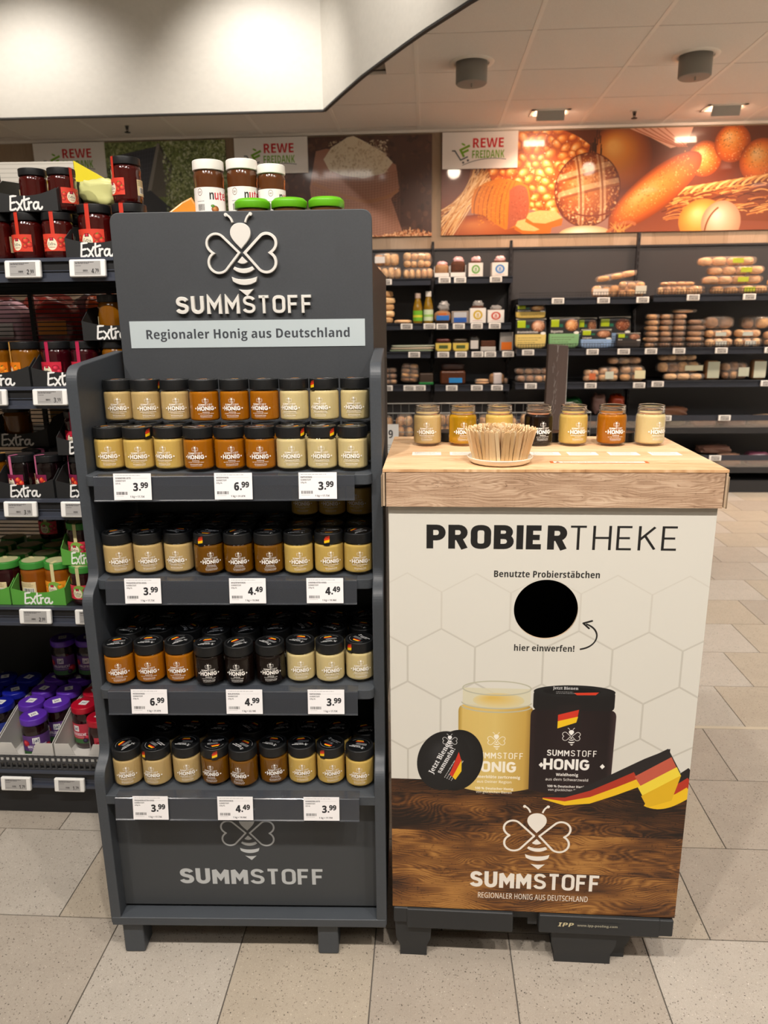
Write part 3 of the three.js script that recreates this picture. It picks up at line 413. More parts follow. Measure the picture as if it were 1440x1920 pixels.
    const shelf = part('shelf', metric(g, 1), grey, st, [0, f.y - 0.0012, 0]);
    const prof = shapeOf([[0.02, 0.0008], [-0.0065, 0.0008], [-0.008, -0.0005], [-0.0135, -0.0445], [-0.0155, -0.046], [-0.0155, -0.0475], [-0.0115, -0.0475], [-0.0058, -0.0012], [0.02, -0.0002]]);
    part('price_rail', extrude(prof, 0.504).rotateY(Math.PI / 2), acrylic, shelf, [0.043, 0.001, f.z - 0.0002]);
  });
  // plinth with printed panel
  const print = canvas(1120, 560, (c, w, hgt) => {
    c.fillStyle = '#3d4043'; c.fillRect(0, 0, w, hgt); const sc = w / 0.556, X = (x) => (x - 0.022) * sc, Y = (y) => (0.388 - y) * sc; drawBee(c, X(0.304), Y(0.292), 0.0315 * sc, '#bdc1c2');
    c.fillStyle = c.strokeStyle = '#bdc1c2'; const hh = 0.04 * sc, e = X(0.148), tw = 0.318 * sc; c.save(); c.translate(e, Y(0.164)); const probe = (wordWidth('SUMM', 0.39, 1)) * hh * 0.785 + wordWidth('STOFF', 0.3, 1) * hh * 0.83 + 0.5 * hh; c.scale(tw / probe, 1); const x = strokeWord(c, 'SUMM', 0, 0, hh, 0.215, 0.39); strokeWord(c, 'STOFF', x + 0.1 * hh, 0, hh, 0.17, 0.3); c.restore();
  });
  part('front_panel', planar(bx(0.022, 0.578, 0.11, 0.388, -0.046, -0.03), 0.022, 0.11, 0.556, 0.278), M('#ffffff', 0.55, { map: print }), st);
  part('plinth_board', bx(0.002, 0.598, 0.082, 0.102, -0.34, 0.001, 0.002), grey, st);
  for (const [x, z] of [[0.018, -0.06], [0.448, -0.06], [0.018, -0.32], [0.448, -0.32]]) part('foot', box(0.045, 0.082, 0.05, 0.004), grey, st, [x + 0.0225, 0.041, z + 0.025]);
}

// price cards of the stand: [shelf, x, name, size, price, per kilo]
{
  const cards = [[0, 0.12, 'SOMMERBLUETE', '225 GL', '3.99', '17.73'], [0, 0.315, 'HEIDEHONIG', '225g GL', '6.99', '31.07'], [0, 0.477, 'RAPSHONIG', '225g GL', '3.99', '17.73'], [1, 0.12, 'FRUEJAHRSBLUETEN HONIG', '225g GL', '3.99', '17.73'], [1, 0.33, 'AKAZIENHONIG', '225g GL', '4.49', '19.96'], [1, 0.484, 'LINDENBLUETEN HONIG', '225g GL', '4.49', '19.96'], [2, 0.128, 'HEIDEHONIG', '225g GL', '6.99', '31.07'], [2, 0.32, 'WALDHONIG', '225g GL', '4.99', '22.18'], [2, 0.484, 'RAPSHONIG', '225g GL', '3.99', '17.73'], [3, 0.118, 'FRUEJAHRSBLUETEN HONIG', '225g GL', '3.99', '17.73'], [3, 0.293, 'AKAZIENHONIG', '225g GL', '4.49', '19.96'], [3, 0.47, 'SOMMERBLUETE', '225 GL', '3.99', '17.73']];
  const atlas = canvas(2048, 1024, (c, W, H) => {
    cards.forEach(([, , name, size, price, kg], i) => {
      const x = (i % 4) * 512, y = ((i / 4) | 0) * 341, w = 512, h = 341; c.fillStyle = '#efedee'; c.fillRect(x, y, w, h); tinyLines(c, x + 30, y + 22, 380, 1, 10, 5, '#888'); c.fillStyle = '#999'; c.fillRect(x + 26, y + 60, 440, 1.5);
      text(c, name, x + 26, y + 72, 30, { bold: true, sx: name.length > 14 ? 0.72 : 0.9, color: '#26262a' }); text(c, 'SUMMSTOFF', x + 26, y + 106, 28, { bold: true, sx: 0.85, color: '#333' }); text(c, size, x + 26, y + 138, 25, { color: '#333', bold: true, sx: 0.9 });
      fitText(c, price[0], x + 264, y + 224, 138, 70, { bold: true, color: '#222226', heavy: 7 }); c.fillStyle = '#222226'; c.fillRect(x + 345, y + 200, 22, 22); fitText(c, price.slice(2), x + 366, y + 186, 96, 104, { bold: true, color: '#222226', heavy: 5 });
      barcode(c, x + 34, y + 236, 150, 38, i + 2); tinyLines(c, x + 34, y + 288, 130, 1, 10, 4, '#999'); text(c, `1 kg = ${kg}€`, x + 218, y + 312, 34, { bold: true, sx: 0.95, color: '#222226' });
    });
  });
  const mat = M('#ffffff', 0.6, { map: atlas }), names = ['top', 'second', 'third', 'lowest'], place = ['left', 'middle', 'right'];
  cards.forEach(([s, x, name, , price], i) => {
    const g = bx(-0.0365, 0.0365, -0.05, 0.001, 0, 0.0005), p = g.attributes.position, u = g.attributes.uv; for (let k = 0; k < p.count; k++) u.setXY(k, ((i % 4) + (p.getX(k) + 0.0365) / 0.073) / 4, 1 - ((((i / 4) | 0) + (0.001 - p.getY(k)) / 0.051) * 341 / 1024));
    const f = SHELVES[s], pos = onStand(x, f.y + 0.006, f.z + 0.0105), m = solo('price_card', g, mat, `white paper price card reading ${price}, ${place[i % 3]} one on the ${names[s]} stand shelf`, 'price card', pos, STAND.turn, 'paper price cards of the honey stand');
    m.rotation.order = 'YXZ'; m.rotation.x = -0.125;
  });
}

// ---------------------------------------------------------------- honey jars
const HONEY = {
  spring: { c: '#bda26c', lines: ['Frühjahrsblüte zartcremig', 'aus Deiner Region'], say: 'pale beige' },
  summer: { c: '#c9a95a', lines: ['Sommerblüte zartcremig', 'aus Deiner Region'], say: 'pale yellow' },
  rape: { c: '#ccba86', lines: ['Rapshonig zartcremig', 'aus Mecklenburg-Vorpommern'], say: 'creamy ivory' },
  linden: { c: '#c4a659', lines: ['Lindenblüte mit Sommertracht', 'aus Berlin'], say: 'light golden' },
  heather: { c: '#a0600a', lines: ['Heidehonig', 'aus der Lüneburger Heide'], say: 'orange amber' },
  acacia: { c: '#96620e', lines: ['Akazienhonig', 'aus Brandenburg'], say: 'clear brown', clear: 1 },
  forest: { c: '#120906', lines: ['Waldhonig', 'aus dem Schwarzwald'], say: 'nearly black' },
};
const JR = 0.0303, glassM = M('#ffffff', 0.03, { transmission: 1, thickness: 0, ior: 1.5 }), lidM = M('#151617', 0.42);
const glassGeo = lathe([[0.0, 0.0012], [0.024, 0.0006], [0.0282, 0], [0.0298, 0.0018], [JR, 0.005], [JR, 0.059], [0.0298, 0.0625], [0.0286, 0.065], [0.0272, 0.0665], [0.0268, 0.069], [0.0275, 0.0705], [0.0268, 0.072], [0.0268, 0.0745], [0.0275, 0.076], [0.0268, 0.0775], [0.0268, 0.083], [0.0262, 0.0838]], 44);
const glassOpen = lathe([[0.0, 0.0012], [0.024, 0.0006], [0.0282, 0], [0.0298, 0.0018], [JR, 0.005], [JR, 0.059], [0.0298, 0.0625], [0.0286, 0.065], [0.0272, 0.0665]], 56), glassSolid = M('#ffffff', 0.02, { transmission: 1, thickness: 0.003, ior: 1.5 });
const glassNeck = lathe([[0.0246, 0.0675], [0.027, 0.0668], [0.0268, 0.069], [0.0279, 0.0705], [0.0268, 0.072], [0.0268, 0.0745], [0.0279, 0.076], [0.0268, 0.0775], [0.0268, 0.0828], [0.0264, 0.084], [0.0256, 0.0844], [0.0248, 0.084], [0.0246, 0.0825], [0.0246, 0.0675]], 56);
const honeyGeo = lathe([[0, 0.0055], [0.026, 0.0055], [0.0282, 0.007], [0.0291, 0.01], [0.0291, 0.058], [0.0284, 0.0615], [0.0268, 0.064], [0, 0.064]], 40);
const honeyOpen = lathe([[0, 0.005], [0.0252, 0.005], [0.028, 0.0062], [0.0292, 0.009], [0.0292, 0.0588], [0.0286, 0.062], [0.0272, 0.0645], [0.025, 0.0662], [0.0243, 0.0675], [0.02, 0.0668], [0.012, 0.0662], [0.004, 0.067], [0, 0.0668]], 40);
const lidGeo = lathe([[0, 0.0866], [0.0255, 0.0866], [0.0262, 0.0872], [0.0284, 0.087], [0.0295, 0.0858], [0.0296, 0.0675], [0.029, 0.0668], [0.0278, 0.0668], [0.0278, 0.082]], 44);
const stickerT = canvas(384, 384, (c, w) => {
  c.fillStyle = '#111213'; c.fillRect(0, 0, w, w); c.translate(w / 2, w / 2); drawBee(c, -70, -84, 17, '#e9e9e9'); text(c, 'Jetzt Bienen', -30, -64, 30, { color: '#f2f2f2', font: 'serif', bold: true }); text(c, 'sammeln!', -24, -34, 28, { color: '#f2f2f2', font: 'serif', bold: true });
  tinyLines(c, -110, -10, 190, 5, 11, 4, '#b9b9b9'); poly(c, [[-60, 62], [70, 48], [86, 70], [-52, 84]], '#1b1b1b'); poly(c, [[-54, 74], [84, 60], [80, 86], [-44, 98]], '#c8321c'); poly(c, [[-44, 96], [80, 84], [60, 108], [-30, 116]], '#f0c21a');
  c.strokeStyle = '#d8d8d8'; c.lineWidth = 4; c.setLineDash([10, 7]); c.beginPath(); c.arc(0, 0, 158, 0.5, 2.7); c.stroke();
});
const sealT = canvas(96, 160, (c, w, h) => { c.fillStyle = '#121314'; c.fillRect(0, 0, w, h); poly(c, [[10, 62], [90, 40], [92, 74], [12, 92]], '#d23a1e'); poly(c, [[8, 92], [92, 70], [88, 112], [10, 128]], '#f3c61b'); c.strokeStyle = '#d23a1e'; c.lineWidth = 3; for (let i = 0; i < 5; i++) { c.beginPath(); c.moveTo(14 + i * 3, 64 - i * 7); c.lineTo(92, 38 - i * 6); c.stroke(); } });
const stickerM = M('#ffffff', 0.25, { map: stickerT }), sealM = M('#ffffff', 0.3, { map: sealT });
const stickerGeo = new THREE.CircleGeometry(0.0252, 36).rotateX(-Math.PI / 2), sealGeo = arcPatch(0.0299, 0.064, 0.0864, -0.22, 0.22, 6), labelGeo = arcPatch(JR + 0.0004, 0.009, 0.0585, -1.15, 1.15, 20);
for (const [key, hny] of Object.entries(HONEY)) {
  const map = canvas(720, 512, (c, w, h) => {
    const col = 'rgba(252,248,240,1)'; c.fillStyle = c.strokeStyle = col; drawBee(c, w / 2, 128, 34, col);
    const sw = (wordWidth('SUMM', 0.4, 1) * 0.82 + wordWidth('STOFF', 0.4, 1) * 0.86 + 0.6) * 40; let x = strokeWord(c, 'SUMM', w / 2 - sw / 2, 230, 40, 0.18, 0.4); strokeWord(c, 'STOFF', x + 8, 230, 40, 0.14, 0.4);
    const hw = (wordWidth('HONIG', 0.42, 1.25) * 0.78 + 0.22) * 92; strokeWord(c, 'HONIG', w / 2 - hw / 2, 332, 92, 0.22, 0.42, 1.25);
    for (const sx of [-1, 1]) { c.save(); c.translate(w / 2 + sx * (hw / 2 + 34), 286); c.scale(sx, 1); c.beginPath(); c.moveTo(20, 0); c.bezierCurveTo(6, -28, -18, -16, -9, 0); c.bezierCurveTo(-18, 16, 6, 28, 20, 0); c.fill(); c.restore(); }
    hny.lines.forEach((t, i) => { const tw = Math.min(330, 14.5 * t.length); fitText(c, t, w / 2 - tw / 2, 372 + i * 32, 28, tw, { bold: i === 0 }); });
    text(c, '100 % Deutscher Honig', w / 2, 446, 23, { align: 'center', bold: true }); text(c, 'von glücklichen Bienen', w / 2, 474, 23, { align: 'center' });
  });
  hny.label = M('#ffffff', 0.5, { map, transparent: true });
  hny.mat = hny.clear ? M(hny.c, 0.1, { specularIntensity: 0.12, transmission: 0.5, thickness: 0.03, ior: 1.45, attenuationColor: new THREE.Color(0.85, 0.42, 0.05), attenuationDistance: 0.03 }) : M(hny.c, 0.3, { specularIntensity: 0.12 });
}
const turnParts = (g, dy) => { for (const c of g.children) if (c.name === 'lid') c.rotation.set(0, dy, 0); };
const JARS = {};
function honeyJar(kind, label, pos, turn, lidTurn, group) {
  let g;
  if (!JARS[kind]) {
    const h = HONEY[kind]; g = JARS[kind] = thing('honey_jar', label, 'honey jar', pos, turn, group); part('glass', glassGeo, glassM, g); part('honey', honeyGeo, h.mat, g); part('label_print', labelGeo, h.label, g);
    const lid = part('lid', lidGeo, lidM, g); part('lid_sticker', stickerGeo, stickerM, lid, [0, 0.0868, 0]); part('seal_strip', sealGeo, sealM, lid);
  } else g = copy(JARS[kind], label, pos, turn, group);
  turnParts(g, lidTurn); return g;
}
{
  const q = rng(31), W = ['top', 'second', 'third', 'lowest'];
  const rows = [
    [0, 'lower front', 'front', [[0.0515, -0.137], [0.1125, -0.131], [0.1735, -0.133], [0.235, -0.124], [0.2965, -0.125], [0.358, -0.123], [0.419, -0.125], [0.48, -0.124], [0.541, -0.123]], ['summer', 'heather', 'rape'], 0, [9, 0.75, 9, 9, 9, 9, 0.85, 0.8, 9]],
    [0, 'lower back', 'back', [[0.054, -0.205], [0.113, -0.202], [0.174, -0.2], [0.236, -0.19], [0.298, -0.19], [0.36, -0.19], [0.42, -0.19], [0.482, -0.19], [0.545, -0.19]], ['summer', 'heather', 'rape'], 0],
    [0, 'upper', 'upper', [[0.053, -0.206], [0.112, -0.2], [0.174, -0.197], [0.236, -0.187], [0.298, -0.187], [0.359, -0.188], [0.42, -0.186], [0.481, -0.188], [0.543, -0.19]], ['spring', 'heather', 'rape'], 0.0872, [9, 1.1, 9, 9, 9, 9, 9, -0.6, 9]],
    [1, 'front', 'front', [[0.054, -0.118], [0.115, -0.122], [0.177, -0.127], [0.242, -0.117], [0.303, -0.116], [0.365, -0.116], [0.426, -0.116], [0.488, -0.119], [0.548, -0.119]], ['spring', 'acacia', 'linden'], 0, [9, 9, 9, -0.65, 9, 9, 9, -0.25, 9]],
    [1, 'second', 'back', [[0.07, -0.182], [0.132, -0.184], [0.193, -0.188], [0.255, -0.18], [0.316, -0.181], [0.377, -0.178], [0.438, -0.178], [0.499, -0.18], [0.548, -0.182]].map(([x, z], i) => [Math.min(x, 0.055 + i * 0.0616), z]), ['spring', 'acacia', 'linden'], 0],
    [1, 'third', 'back', Array.from({ length: 9 }, (_, i) => [0.055 + i * 0.0616, -0.246]), ['spring', 'acacia', 'linden'], 0],
    [1, 'upper back', 'upper', [[0.424, -0.25], [0.484, -0.248], [0.545, -0.25]], [null, null, 'linden'], 0.0872],
    [2, 'front', 'front', [[0.054, -0.065], [0.115, -0.072], [0.177, -0.075], [0.241, -0.063], [0.303, -0.063], [0.366, -0.068], [0.427, -0.078], [0.488, -0.076], [0.549, -0.083]], ['heather', 'forest', 'rape'], 0, [9, 9, 9, 9, 9, 9, 9, 9, -0.85]],
    [2, 'second', 'back', [[0.056, -0.13], [0.117, -0.139], [0.179, -0.141], [0.241, -0.128], [0.303, -0.133], [0.368, -0.142], [0.429, -0.15], [0.49, -0.144], [0.551, -0.15]], ['heather', 'forest', 'rape'], 0],
    [2, 'third', 'back', [[0.058, -0.196], [0.119, -0.204], [0.181, -0.206], [0.244, -0.195], [0.306, -0.199], [0.37, -0.207], [0.431, -0.214], [0.492, -0.208], [0.552, -0.214]], ['heather', 'forest', 'rape'], 0],
    [3, 'front', 'front', [[0.053, -0.052], [0.115, -0.054], [0.177, -0.062], [0.239, -0.059], [0.3, -0.052], [0.362, -0.064], [0.423, -0.064], [0.484, -0.063], [0.546, -0.054]], ['spring', 'acacia', 'summer'], 0, [9, -0.6, 9, 0.35, 9, 9, 9, -0.75, 9]],
    [3, 'second', 'back', [[0.114, -0.126], [0.175, -0.131], [0.237, -0.124], [0.305, -0.124], [0.371, -0.128], [0.434, -0.132], [0.495, -0.128], [0.556, -0.118]], ['spring', 'acacia', 'summer'], 0],
  ];
  for (const [s, row, , spots, kinds, up, flags] of rows) spots.forEach(([x, z], i) => {
    const kind = kinds[Math.min(2, Math.floor((x - 0.02) / 0.187))], f = flags?.[i] ?? 9;
    const aim = 0.16 - x * 0.3;   // turned roughly towards the aisle
    honeyJar(kind, `jar of ${HONEY[kind].say} honey, ${ORD[i]} from left, ${row} row, ${W[s]} stand shelf`, onStand(x, SHELVES[s].y + up + 0.0009, z), STAND.turn + aim + (q() - 0.5) * 0.55, f < 9 ? f : 2.4 + q() * 1.6, 'closed honey jars on the grey stand');
  });
}

// ---------------------------------------------------------------- the tasting counter: printed cardboard box with lid on a plastic pallet
const BOX = { pos: new THREE.Vector3(-0.0695, 0, -1.3088), turn: -0.0126, w: 0.59, d: 0.375, y0: 0.1348, y1: 1.0896 };
const onBox = (x, y, z) => new THREE.Vector3(x, y, z).applyAxisAngle(new THREE.Vector3(0, 1, 0), BOX.turn).add(BOX.pos).toArray();
{
  const H = 0.885, yb = BOX.y0, yt = yb + H;
  const front = canvas(1298, 1947, (c, w, h) => {
    const s = w / 590; c.scale(s, s);   // millimetres from the upper left corner
    c.fillStyle = '#dad7cd'; c.fillRect(0, 0, 590, 885);
    c.strokeStyle = '#c2beb3'; c.lineWidth = 2.6; c.lineJoin = 'round'; const R0 = 75;   // honeycomb
    for (let j = 0; j < 5; j++) for (let i = -1; i < 6; i++) { const hx = 34 + i * R0 * 1.732 + (j % 2) * R0 * 0.866, hy = 205 + j * R0 * 1.5; c.globalAlpha = hy < 260 ? 0.35 : 0.75; c.beginPath(); for (let k = 0; k < 6; k++) { const a = Math.PI / 6 + k * Math.PI / 3; c[k ? 'lineTo' : 'moveTo'](hx + Math.cos(a) * R0 * 0.99, hy + Math.sin(a) * R0 * 0.99); } c.closePath(); c.stroke(); } c.globalAlpha = 1;
    c.fillStyle = c.strokeStyle = '#1b1a19'; const tw = (word, wt, sp) => (wordWidth(word, sp, 1) * (1 - wt) + wt) * 46;
    c.save(); c.translate(70, 82); c.scale(258 / tw('PROBIER', 0.22, 0.4), 1); strokeWord(c, 'PROBIER', 0, 0, 46, 0.22, 0.4); c.restore(); c.save(); c.translate(331, 82); c.scale(195 / tw('THEKE', 0.085, 0.28), 1); strokeWord(c, 'THEKE', 0, 0, 46, 0.085, 0.28); c.restore();
    fitText(c, 'Benutzte Probierstäbchen', 195, 137, 17.5, 197, { bold: true, color: '#1b1a19' }); fitText(c, 'hier einwerfen!', 237, 286, 17.5, 116, { bold: true, color: '#1b1a19' });
    c.strokeStyle = '#1b1a19'; c.lineCap = 'round'; for (let k = 0; k < 3; k++) { c.lineWidth = 1.6; c.beginPath(); c.moveTo(363, 281 - k * 0.8); c.bezierCurveTo(396, 276 - k, 406 - k * 1.5, 240 + k, 372, 228 + k * 0.7); c.stroke(); } c.lineWidth = 3.4; c.beginPath(); c.moveTo(377, 237); c.lineTo(366, 227); c.lineTo(382, 222); c.stroke();
    // timber zone
    { const W = 1298, Hh = 686, im = c.createImageData(W, Hh), d = im.data, mix = (a, b, t) => a + (b - a) * t, k = [[24, 13, 7], [72, 42, 20], [124, 78, 34], [176, 124, 62]];
      for (let y = 0, i = 0; y < Hh; y++) for (let x = 0; x < W; x++, i += 4) {
        const b = y < 70 ? 0 : y < 262 ? 1 : y < 470 ? 2 : 3, yy = y + b * 511, warp = fbm(x * 0.0022 + b * 9, yy * 0.006) * 150 + Math.exp(-(((x - [300, 1080, 420, 900][b]) / 130) ** 2)) * 40 * Math.sin((y - [30, 160, 360, 580][b]) / 40), ring = 0.5 + 0.5 * Math.sin((yy * 1.15 + warp * 1.9) * 0.42), fine = noise(x * 0.02, yy * 0.55 + warp * 0.4), burn = fbm(x * 0.0035 + 40 + b * 3, yy * 0.011), scr = noise(x * 0.12, yy * 0.16) > 0.86 ? -0.16 : 0;
        let v = [0.16, 0.34, 0.62, 0.66][b] + (ring - 0.5) * 0.26 + (fine - 0.5) * 0.34 + (burn - 0.52) * 1.15 + scr; if (Math.abs(y - 70) < 2 || Math.abs(y - 262) < 2 || Math.abs(y - 470) < 2) v -= 0.3; v = Math.max(0, Math.min(0.999, v)) * 3; const q0 = v | 0, t = v - q0; for (let e = 0; e < 3; e++) d[i + e] = mix(k[q0][e], k[q0 + 1][e], t); d[i + 3] = 255;
      } c.putImageData(im, 0, 1947 - Hh); }
    // printed open jar
    const jar = (x0, x1, yTop, yBot, g) => { const gr = c.createLinearGradient(x0, 0, x1, 0); g.forEach(([t, k]) => gr.addColorStop(t, k)); c.fillStyle = gr; c.beginPath(); c.moveTo(x0, yTop + 16); c.quadraticCurveTo(x0, yTop, x0 + 14, yTop); c.lineTo(x1 - 14, yTop); c.quadraticCurveTo(x1, yTop, x1, yTop + 16); c.lineTo(x1 - 2, yBot - 14); c.quadraticCurveTo((x0 + x1) / 2, yBot + 8, x0 + 2, yBot - 14); c.closePath(); c.fill(); };
    jar(134, 280, 402, 602, [[0, '#a98838'], [0.06, '#d6b869'], [0.5, '#d9bd70'], [0.9, '#c5a04e'], [1, '#957430']]);
    c.fillStyle = 'rgba(214,208,180,.85)'; c.beginPath(); c.moveTo(142, 366); c.lineTo(142, 402); c.quadraticCurveTo(208, 420, 274, 402); c.lineTo(274, 366); c.closePath(); c.fill(); ball(c, 212, 392, 50, 16, ['#d9b65e', '#dcc27e', '#d8cca0']); c.strokeStyle = '#b9b7a2'; c.lineWidth = 2.4; c.beginPath(); c.ellipse(208, 366, 66, 15, 0, 0, 7); c.stroke(); for (const y of [396, 404]) { c.beginPath(); c.ellipse(208, y, 68, 14, 0, 0.1, 3.04); c.stroke(); }
    const cream = '#f6efdd'; drawBee(c, 210, 481, 9.6, cream); c.fillStyle = c.strokeStyle = cream; const label = (x, y, l1, l2, cut) => { let xx = strokeWord(c, 'SUMM', x - 8, y, 14, 0.17, 0.36); strokeWord(c, 'STOFF', xx + 2.4, y, 14, 0.13, 0.36); strokeWord(c, 'HONIG', x - 14, y + 31, 25, 0.22, 0.4, 1.2); text(c, l1, x + 34, y + 45, 8.6, { align: 'center', bold: true }); text(c, l2, x + 34, y + 56, 8.6, { align: 'center' }); text(c, '100 % Deutscher Honig', x + 34, y + 71, 7, { align: 'center', bold: true }); text(c, 'von glücklichen Bienen', x + 34, y + 79, 7, { align: 'center' }); };
    label(174, 521, 'Sommerblüte zartcremig', 'aus Deiner Region');
    jar(275, 440, 408, 603, [[0, '#2a1b1c'], [0.08, '#1c1113'], [0.5, '#231618'], [0.92, '#1a1012'], [1, '#3a2a2a']]);
    c.fillStyle = '#171516'; c.beginPath(); c.roundRect(279, 368, 156, 42, 9); c.fill(); ball(c, 357, 370, 78, 14, ['#3a3a3c', '#232324', '#161617']); ball(c, 352, 369, 56, 9, ['#0c0c0d', '#101011']); text(c, 'Jetzt Bienen', 316, 366, 8, { font: 'serif', bold: true, color: '#ddd' }); poly(c, [[356, 372], [404, 370], [398, 376], [362, 377]], '#d33a20'); tinyLines(c, 322, 370, 40, 2, 3, 1.2, '#999');
    poly(c, [[326, 400], [372, 396], [372, 446], [326, 448]], '#1d1718'); poly(c, [[328, 420], [368, 408], [366, 424], [328, 434]], '#cf3420'); poly(c, [[328, 434], [367, 423], [364, 436], [328, 450]], '#efc21c');
    drawBee(c, 356, 467, 9.6, '#f2f0ea'); c.fillStyle = c.strokeStyle = '#f2f0ea'; label(318, 511, 'Waldhonig', 'aus dem Schwarzwald');
    for (const x of [300, 420]) { c.beginPath(); c.moveTo(x, 526); c.lineTo(x + 5, 532); c.lineTo(x, 538); c.lineTo(x - 5, 532); c.fill(); }
    // printed loose lid
    ball(c, 132, 528, 52, 70, ['#3a3a3d', '#1b1b1c', '#0d0d0e'], 0.2); ball(c, 106, 530, 53, 68, ['#2b2b2d', '#1a1a1b', '#141415'], 0.2); drawBee(c, 118, 484, 8, '#eee'); c.save(); c.translate(84, 560); c.rotate(-1.1); text(c, 'Jetzt Bienen', 0, 0, 14, { font: 'serif', bold: true, color: '#f0f0f0' }); text(c, 'sammeln!', 8, 14, 13, { font: 'serif', bold: true, color: '#f0f0f0' }); tinyLines(c, 4, 24, 60, 4, 5, 1.8, '#bbb'); c.restore(); poly(c, [[118, 560], [136, 508], [142, 530], [124, 566]], '#cc331f'); poly(c, [[124, 566], [142, 526], [142, 552], [130, 572]], '#efc21c');
    // printed ribbon in three colours
    const bx0 = [[306, 604, 2], [350, 596, 9], [400, 572, 15], [450, 542, 18], [500, 512, 20], [548, 488, 21]], strip = (k, col) => poly(c, [...bx0.map(([x, y, t]) => [x, y + k * t]), ...bx0.slice().reverse().map(([x, y, t]) => [x, y + (k + 1) * t + 0.4])], col), tail = (k, col) => { c.strokeStyle = col; c.lineWidth = 23; c.lineCap = 'butt'; c.beginPath(); c.moveTo(512, 566 + k * 21); c.bezierCurveTo(540, 580 + k * 21, 562, 566 + k * 21, 594, 538 + k * 22); c.stroke(); };
    tail(0, '#201c1d'); tail(1, '#b7331f'); tail(2, '#efc11d'); strip(0, '#201c1d'); strip(1, '#b03420'); strip(2, '#efc11d'); poly(c, [[476, 530], [544, 488], [572, 540], [506, 588]], '#231f20'); poly(c, [[484, 552], [552, 506], [564, 530], [498, 574]], '#c25a45'); poly(c, [[492, 576], [564, 528], [574, 548], [504, 598]], '#f0d640'); poly(c, [[500, 596], [574, 546], [560, 604], [514, 622]], '#e0b21b');
    // emblem and name
    const wh = '#efe9df'; drawBee(c, 298, 700, 37.5, wh); c.strokeStyle = wh; const t2 = wordWidth('SUMM', 0.39, 1) * 40 * 0.785 + wordWidth('STOFF', 0.3, 1) * 40 * 0.83 + 0.5 * 40; c.save(); c.translate(163, 828); c.scale(271 / t2, 1); const xx = strokeWord(c, 'SUMM', 0, 0, 40, 0.215, 0.39); strokeWord(c, 'STOFF', xx + 4, 0, 40, 0.17, 0.3); c.restore(); fitText(c, 'REGIONALER HONIG AUS DEUTSCHLAND', 180, 854, 19, 230, { color: wh });
  });
  const sideT = canvas(512, 1024, (c, w, h) => { c.fillStyle = '#e4dfd3'; c.fillRect(0, 0, w, h); drawWood(c, 0, h * 0.65, w, h * 0.35, '#5c3a20', '#20120a', '#8f6236', 3, 51, 1.2); c.fillStyle = '#c92f2a'; c.fillRect(w * 0.2, h * 0.2, 60, 46); tinyLines(c, w * 0.2, h * 0.27, 90, 8, 9, 4, '#444'); });
  const deckT = boards(1280, 860, 6, [[150, 104, 66], [205, 158, 112], [232, 194, 152], [246, 218, 184]], 0.62, { seed: 3, burn: 0.45, ring: 0.18, fine: 0.34, seam: 0.16 });
  const flapB = boards(1536, 190, 1, [[84, 60, 44], [150, 118, 92], [192, 160, 132], [222, 196, 168]], 0.62, { seed: 8, burn: 0.55, ring: 0.2, fine: 0.5, pore: 0.25 }), flapT = canvas(1536, 190, (c, w, h) => { c.drawImage(flapB.image, 0, 0); const q = rng(5); c.strokeStyle = '#3a2a1e'; for (let i = 0; i < 70; i++) { const cl = [[360, 70], [640, 60], [250, 80], [1190, 50], [330, 230]][(q() * 5) | 0]; c.globalAlpha = 0.5 * q() + 0.2; c.lineWidth = 0.8 + q(); const x = cl[0] + (q() - 0.5) * 110, y = cl[1] + (q() - 0.5) * 44; c.beginPath(); c.moveTo(x, y); c.lineTo(x + 4 + q() * 10, y + (q() - 0.5) * 6); c.stroke(); } });
  const kraft = M('#b9a084', 0.85), inner = M('#8f7a62', 0.9), g = thing('tasting_counter', 'white printed cardboard tasting counter with wood-look lid and round waste hole', 'counter', BOX.pos.toArray(), BOX.turn);
  const body = new THREE.Group(); body.name = 'body'; g.add(body);
  const fs = shapeOf([[0, yb], [BOX.w, yb], [BOX.w, yt], [0, yt]]), hole = new THREE.Path(); hole.absellipse(0.295, yt - 0.2005, 0.0597, 0.0595, 0, Math.PI * 2); fs.holes.push(hole);
  const fg = extrude(fs, 0.004, 0, { curveSegments: 40 }); part('front_wall', planar(fg, 0, yb, BOX.w, H), [M('#ffffff', 0.5, { map: front }), kraft], body, [0, 0, -0.004]);
  const sm = M('#ffffff', 0.55, { map: sideT }); for (const x of [0, BOX.w - 0.004]) { const b = bx(x, x + 0.004, yb, yt, -BOX.d, -0.004), p = b.attributes.position, u = b.attributes.uv; for (let i = 0; i < p.count; i++) u.setXY(i, -p.getZ(i) / BOX.d, (p.getY(i) - yb) / H); part('side_wall', b, sm, body); }
  part('back_wall', bx(0, BOX.w, yb, yt, -BOX.d - 0.004, -BOX.d), sm, body);
  part('bin_liner', merge([bx(0.2, 0.39, yt - 0.42, yt - 0.06, -0.3, -0.296), bx(0.2, 0.203, yt - 0.42, yt - 0.06, -0.3, -0.012), bx(0.387, 0.39, yt - 0.42, yt - 0.06, -0.3, -0.012), bx(0.2, 0.39, yt - 0.42, yt - 0.417, -0.3, -0.012), bx(0.2, 0.39, yt - 0.06, yt - 0.057, -0.3, -0.012)]), M('#0b0b0c', 0.5), body);
  // lid: deck with folded flaps
  const ov = 0.0097, y1 = BOX.y1, lid = new THREE.Group(); lid.name = 'lid'; g.add(lid); const x0 = -ov, x1 = BOX.w + ov, zf = ov, zk = -0.3844;
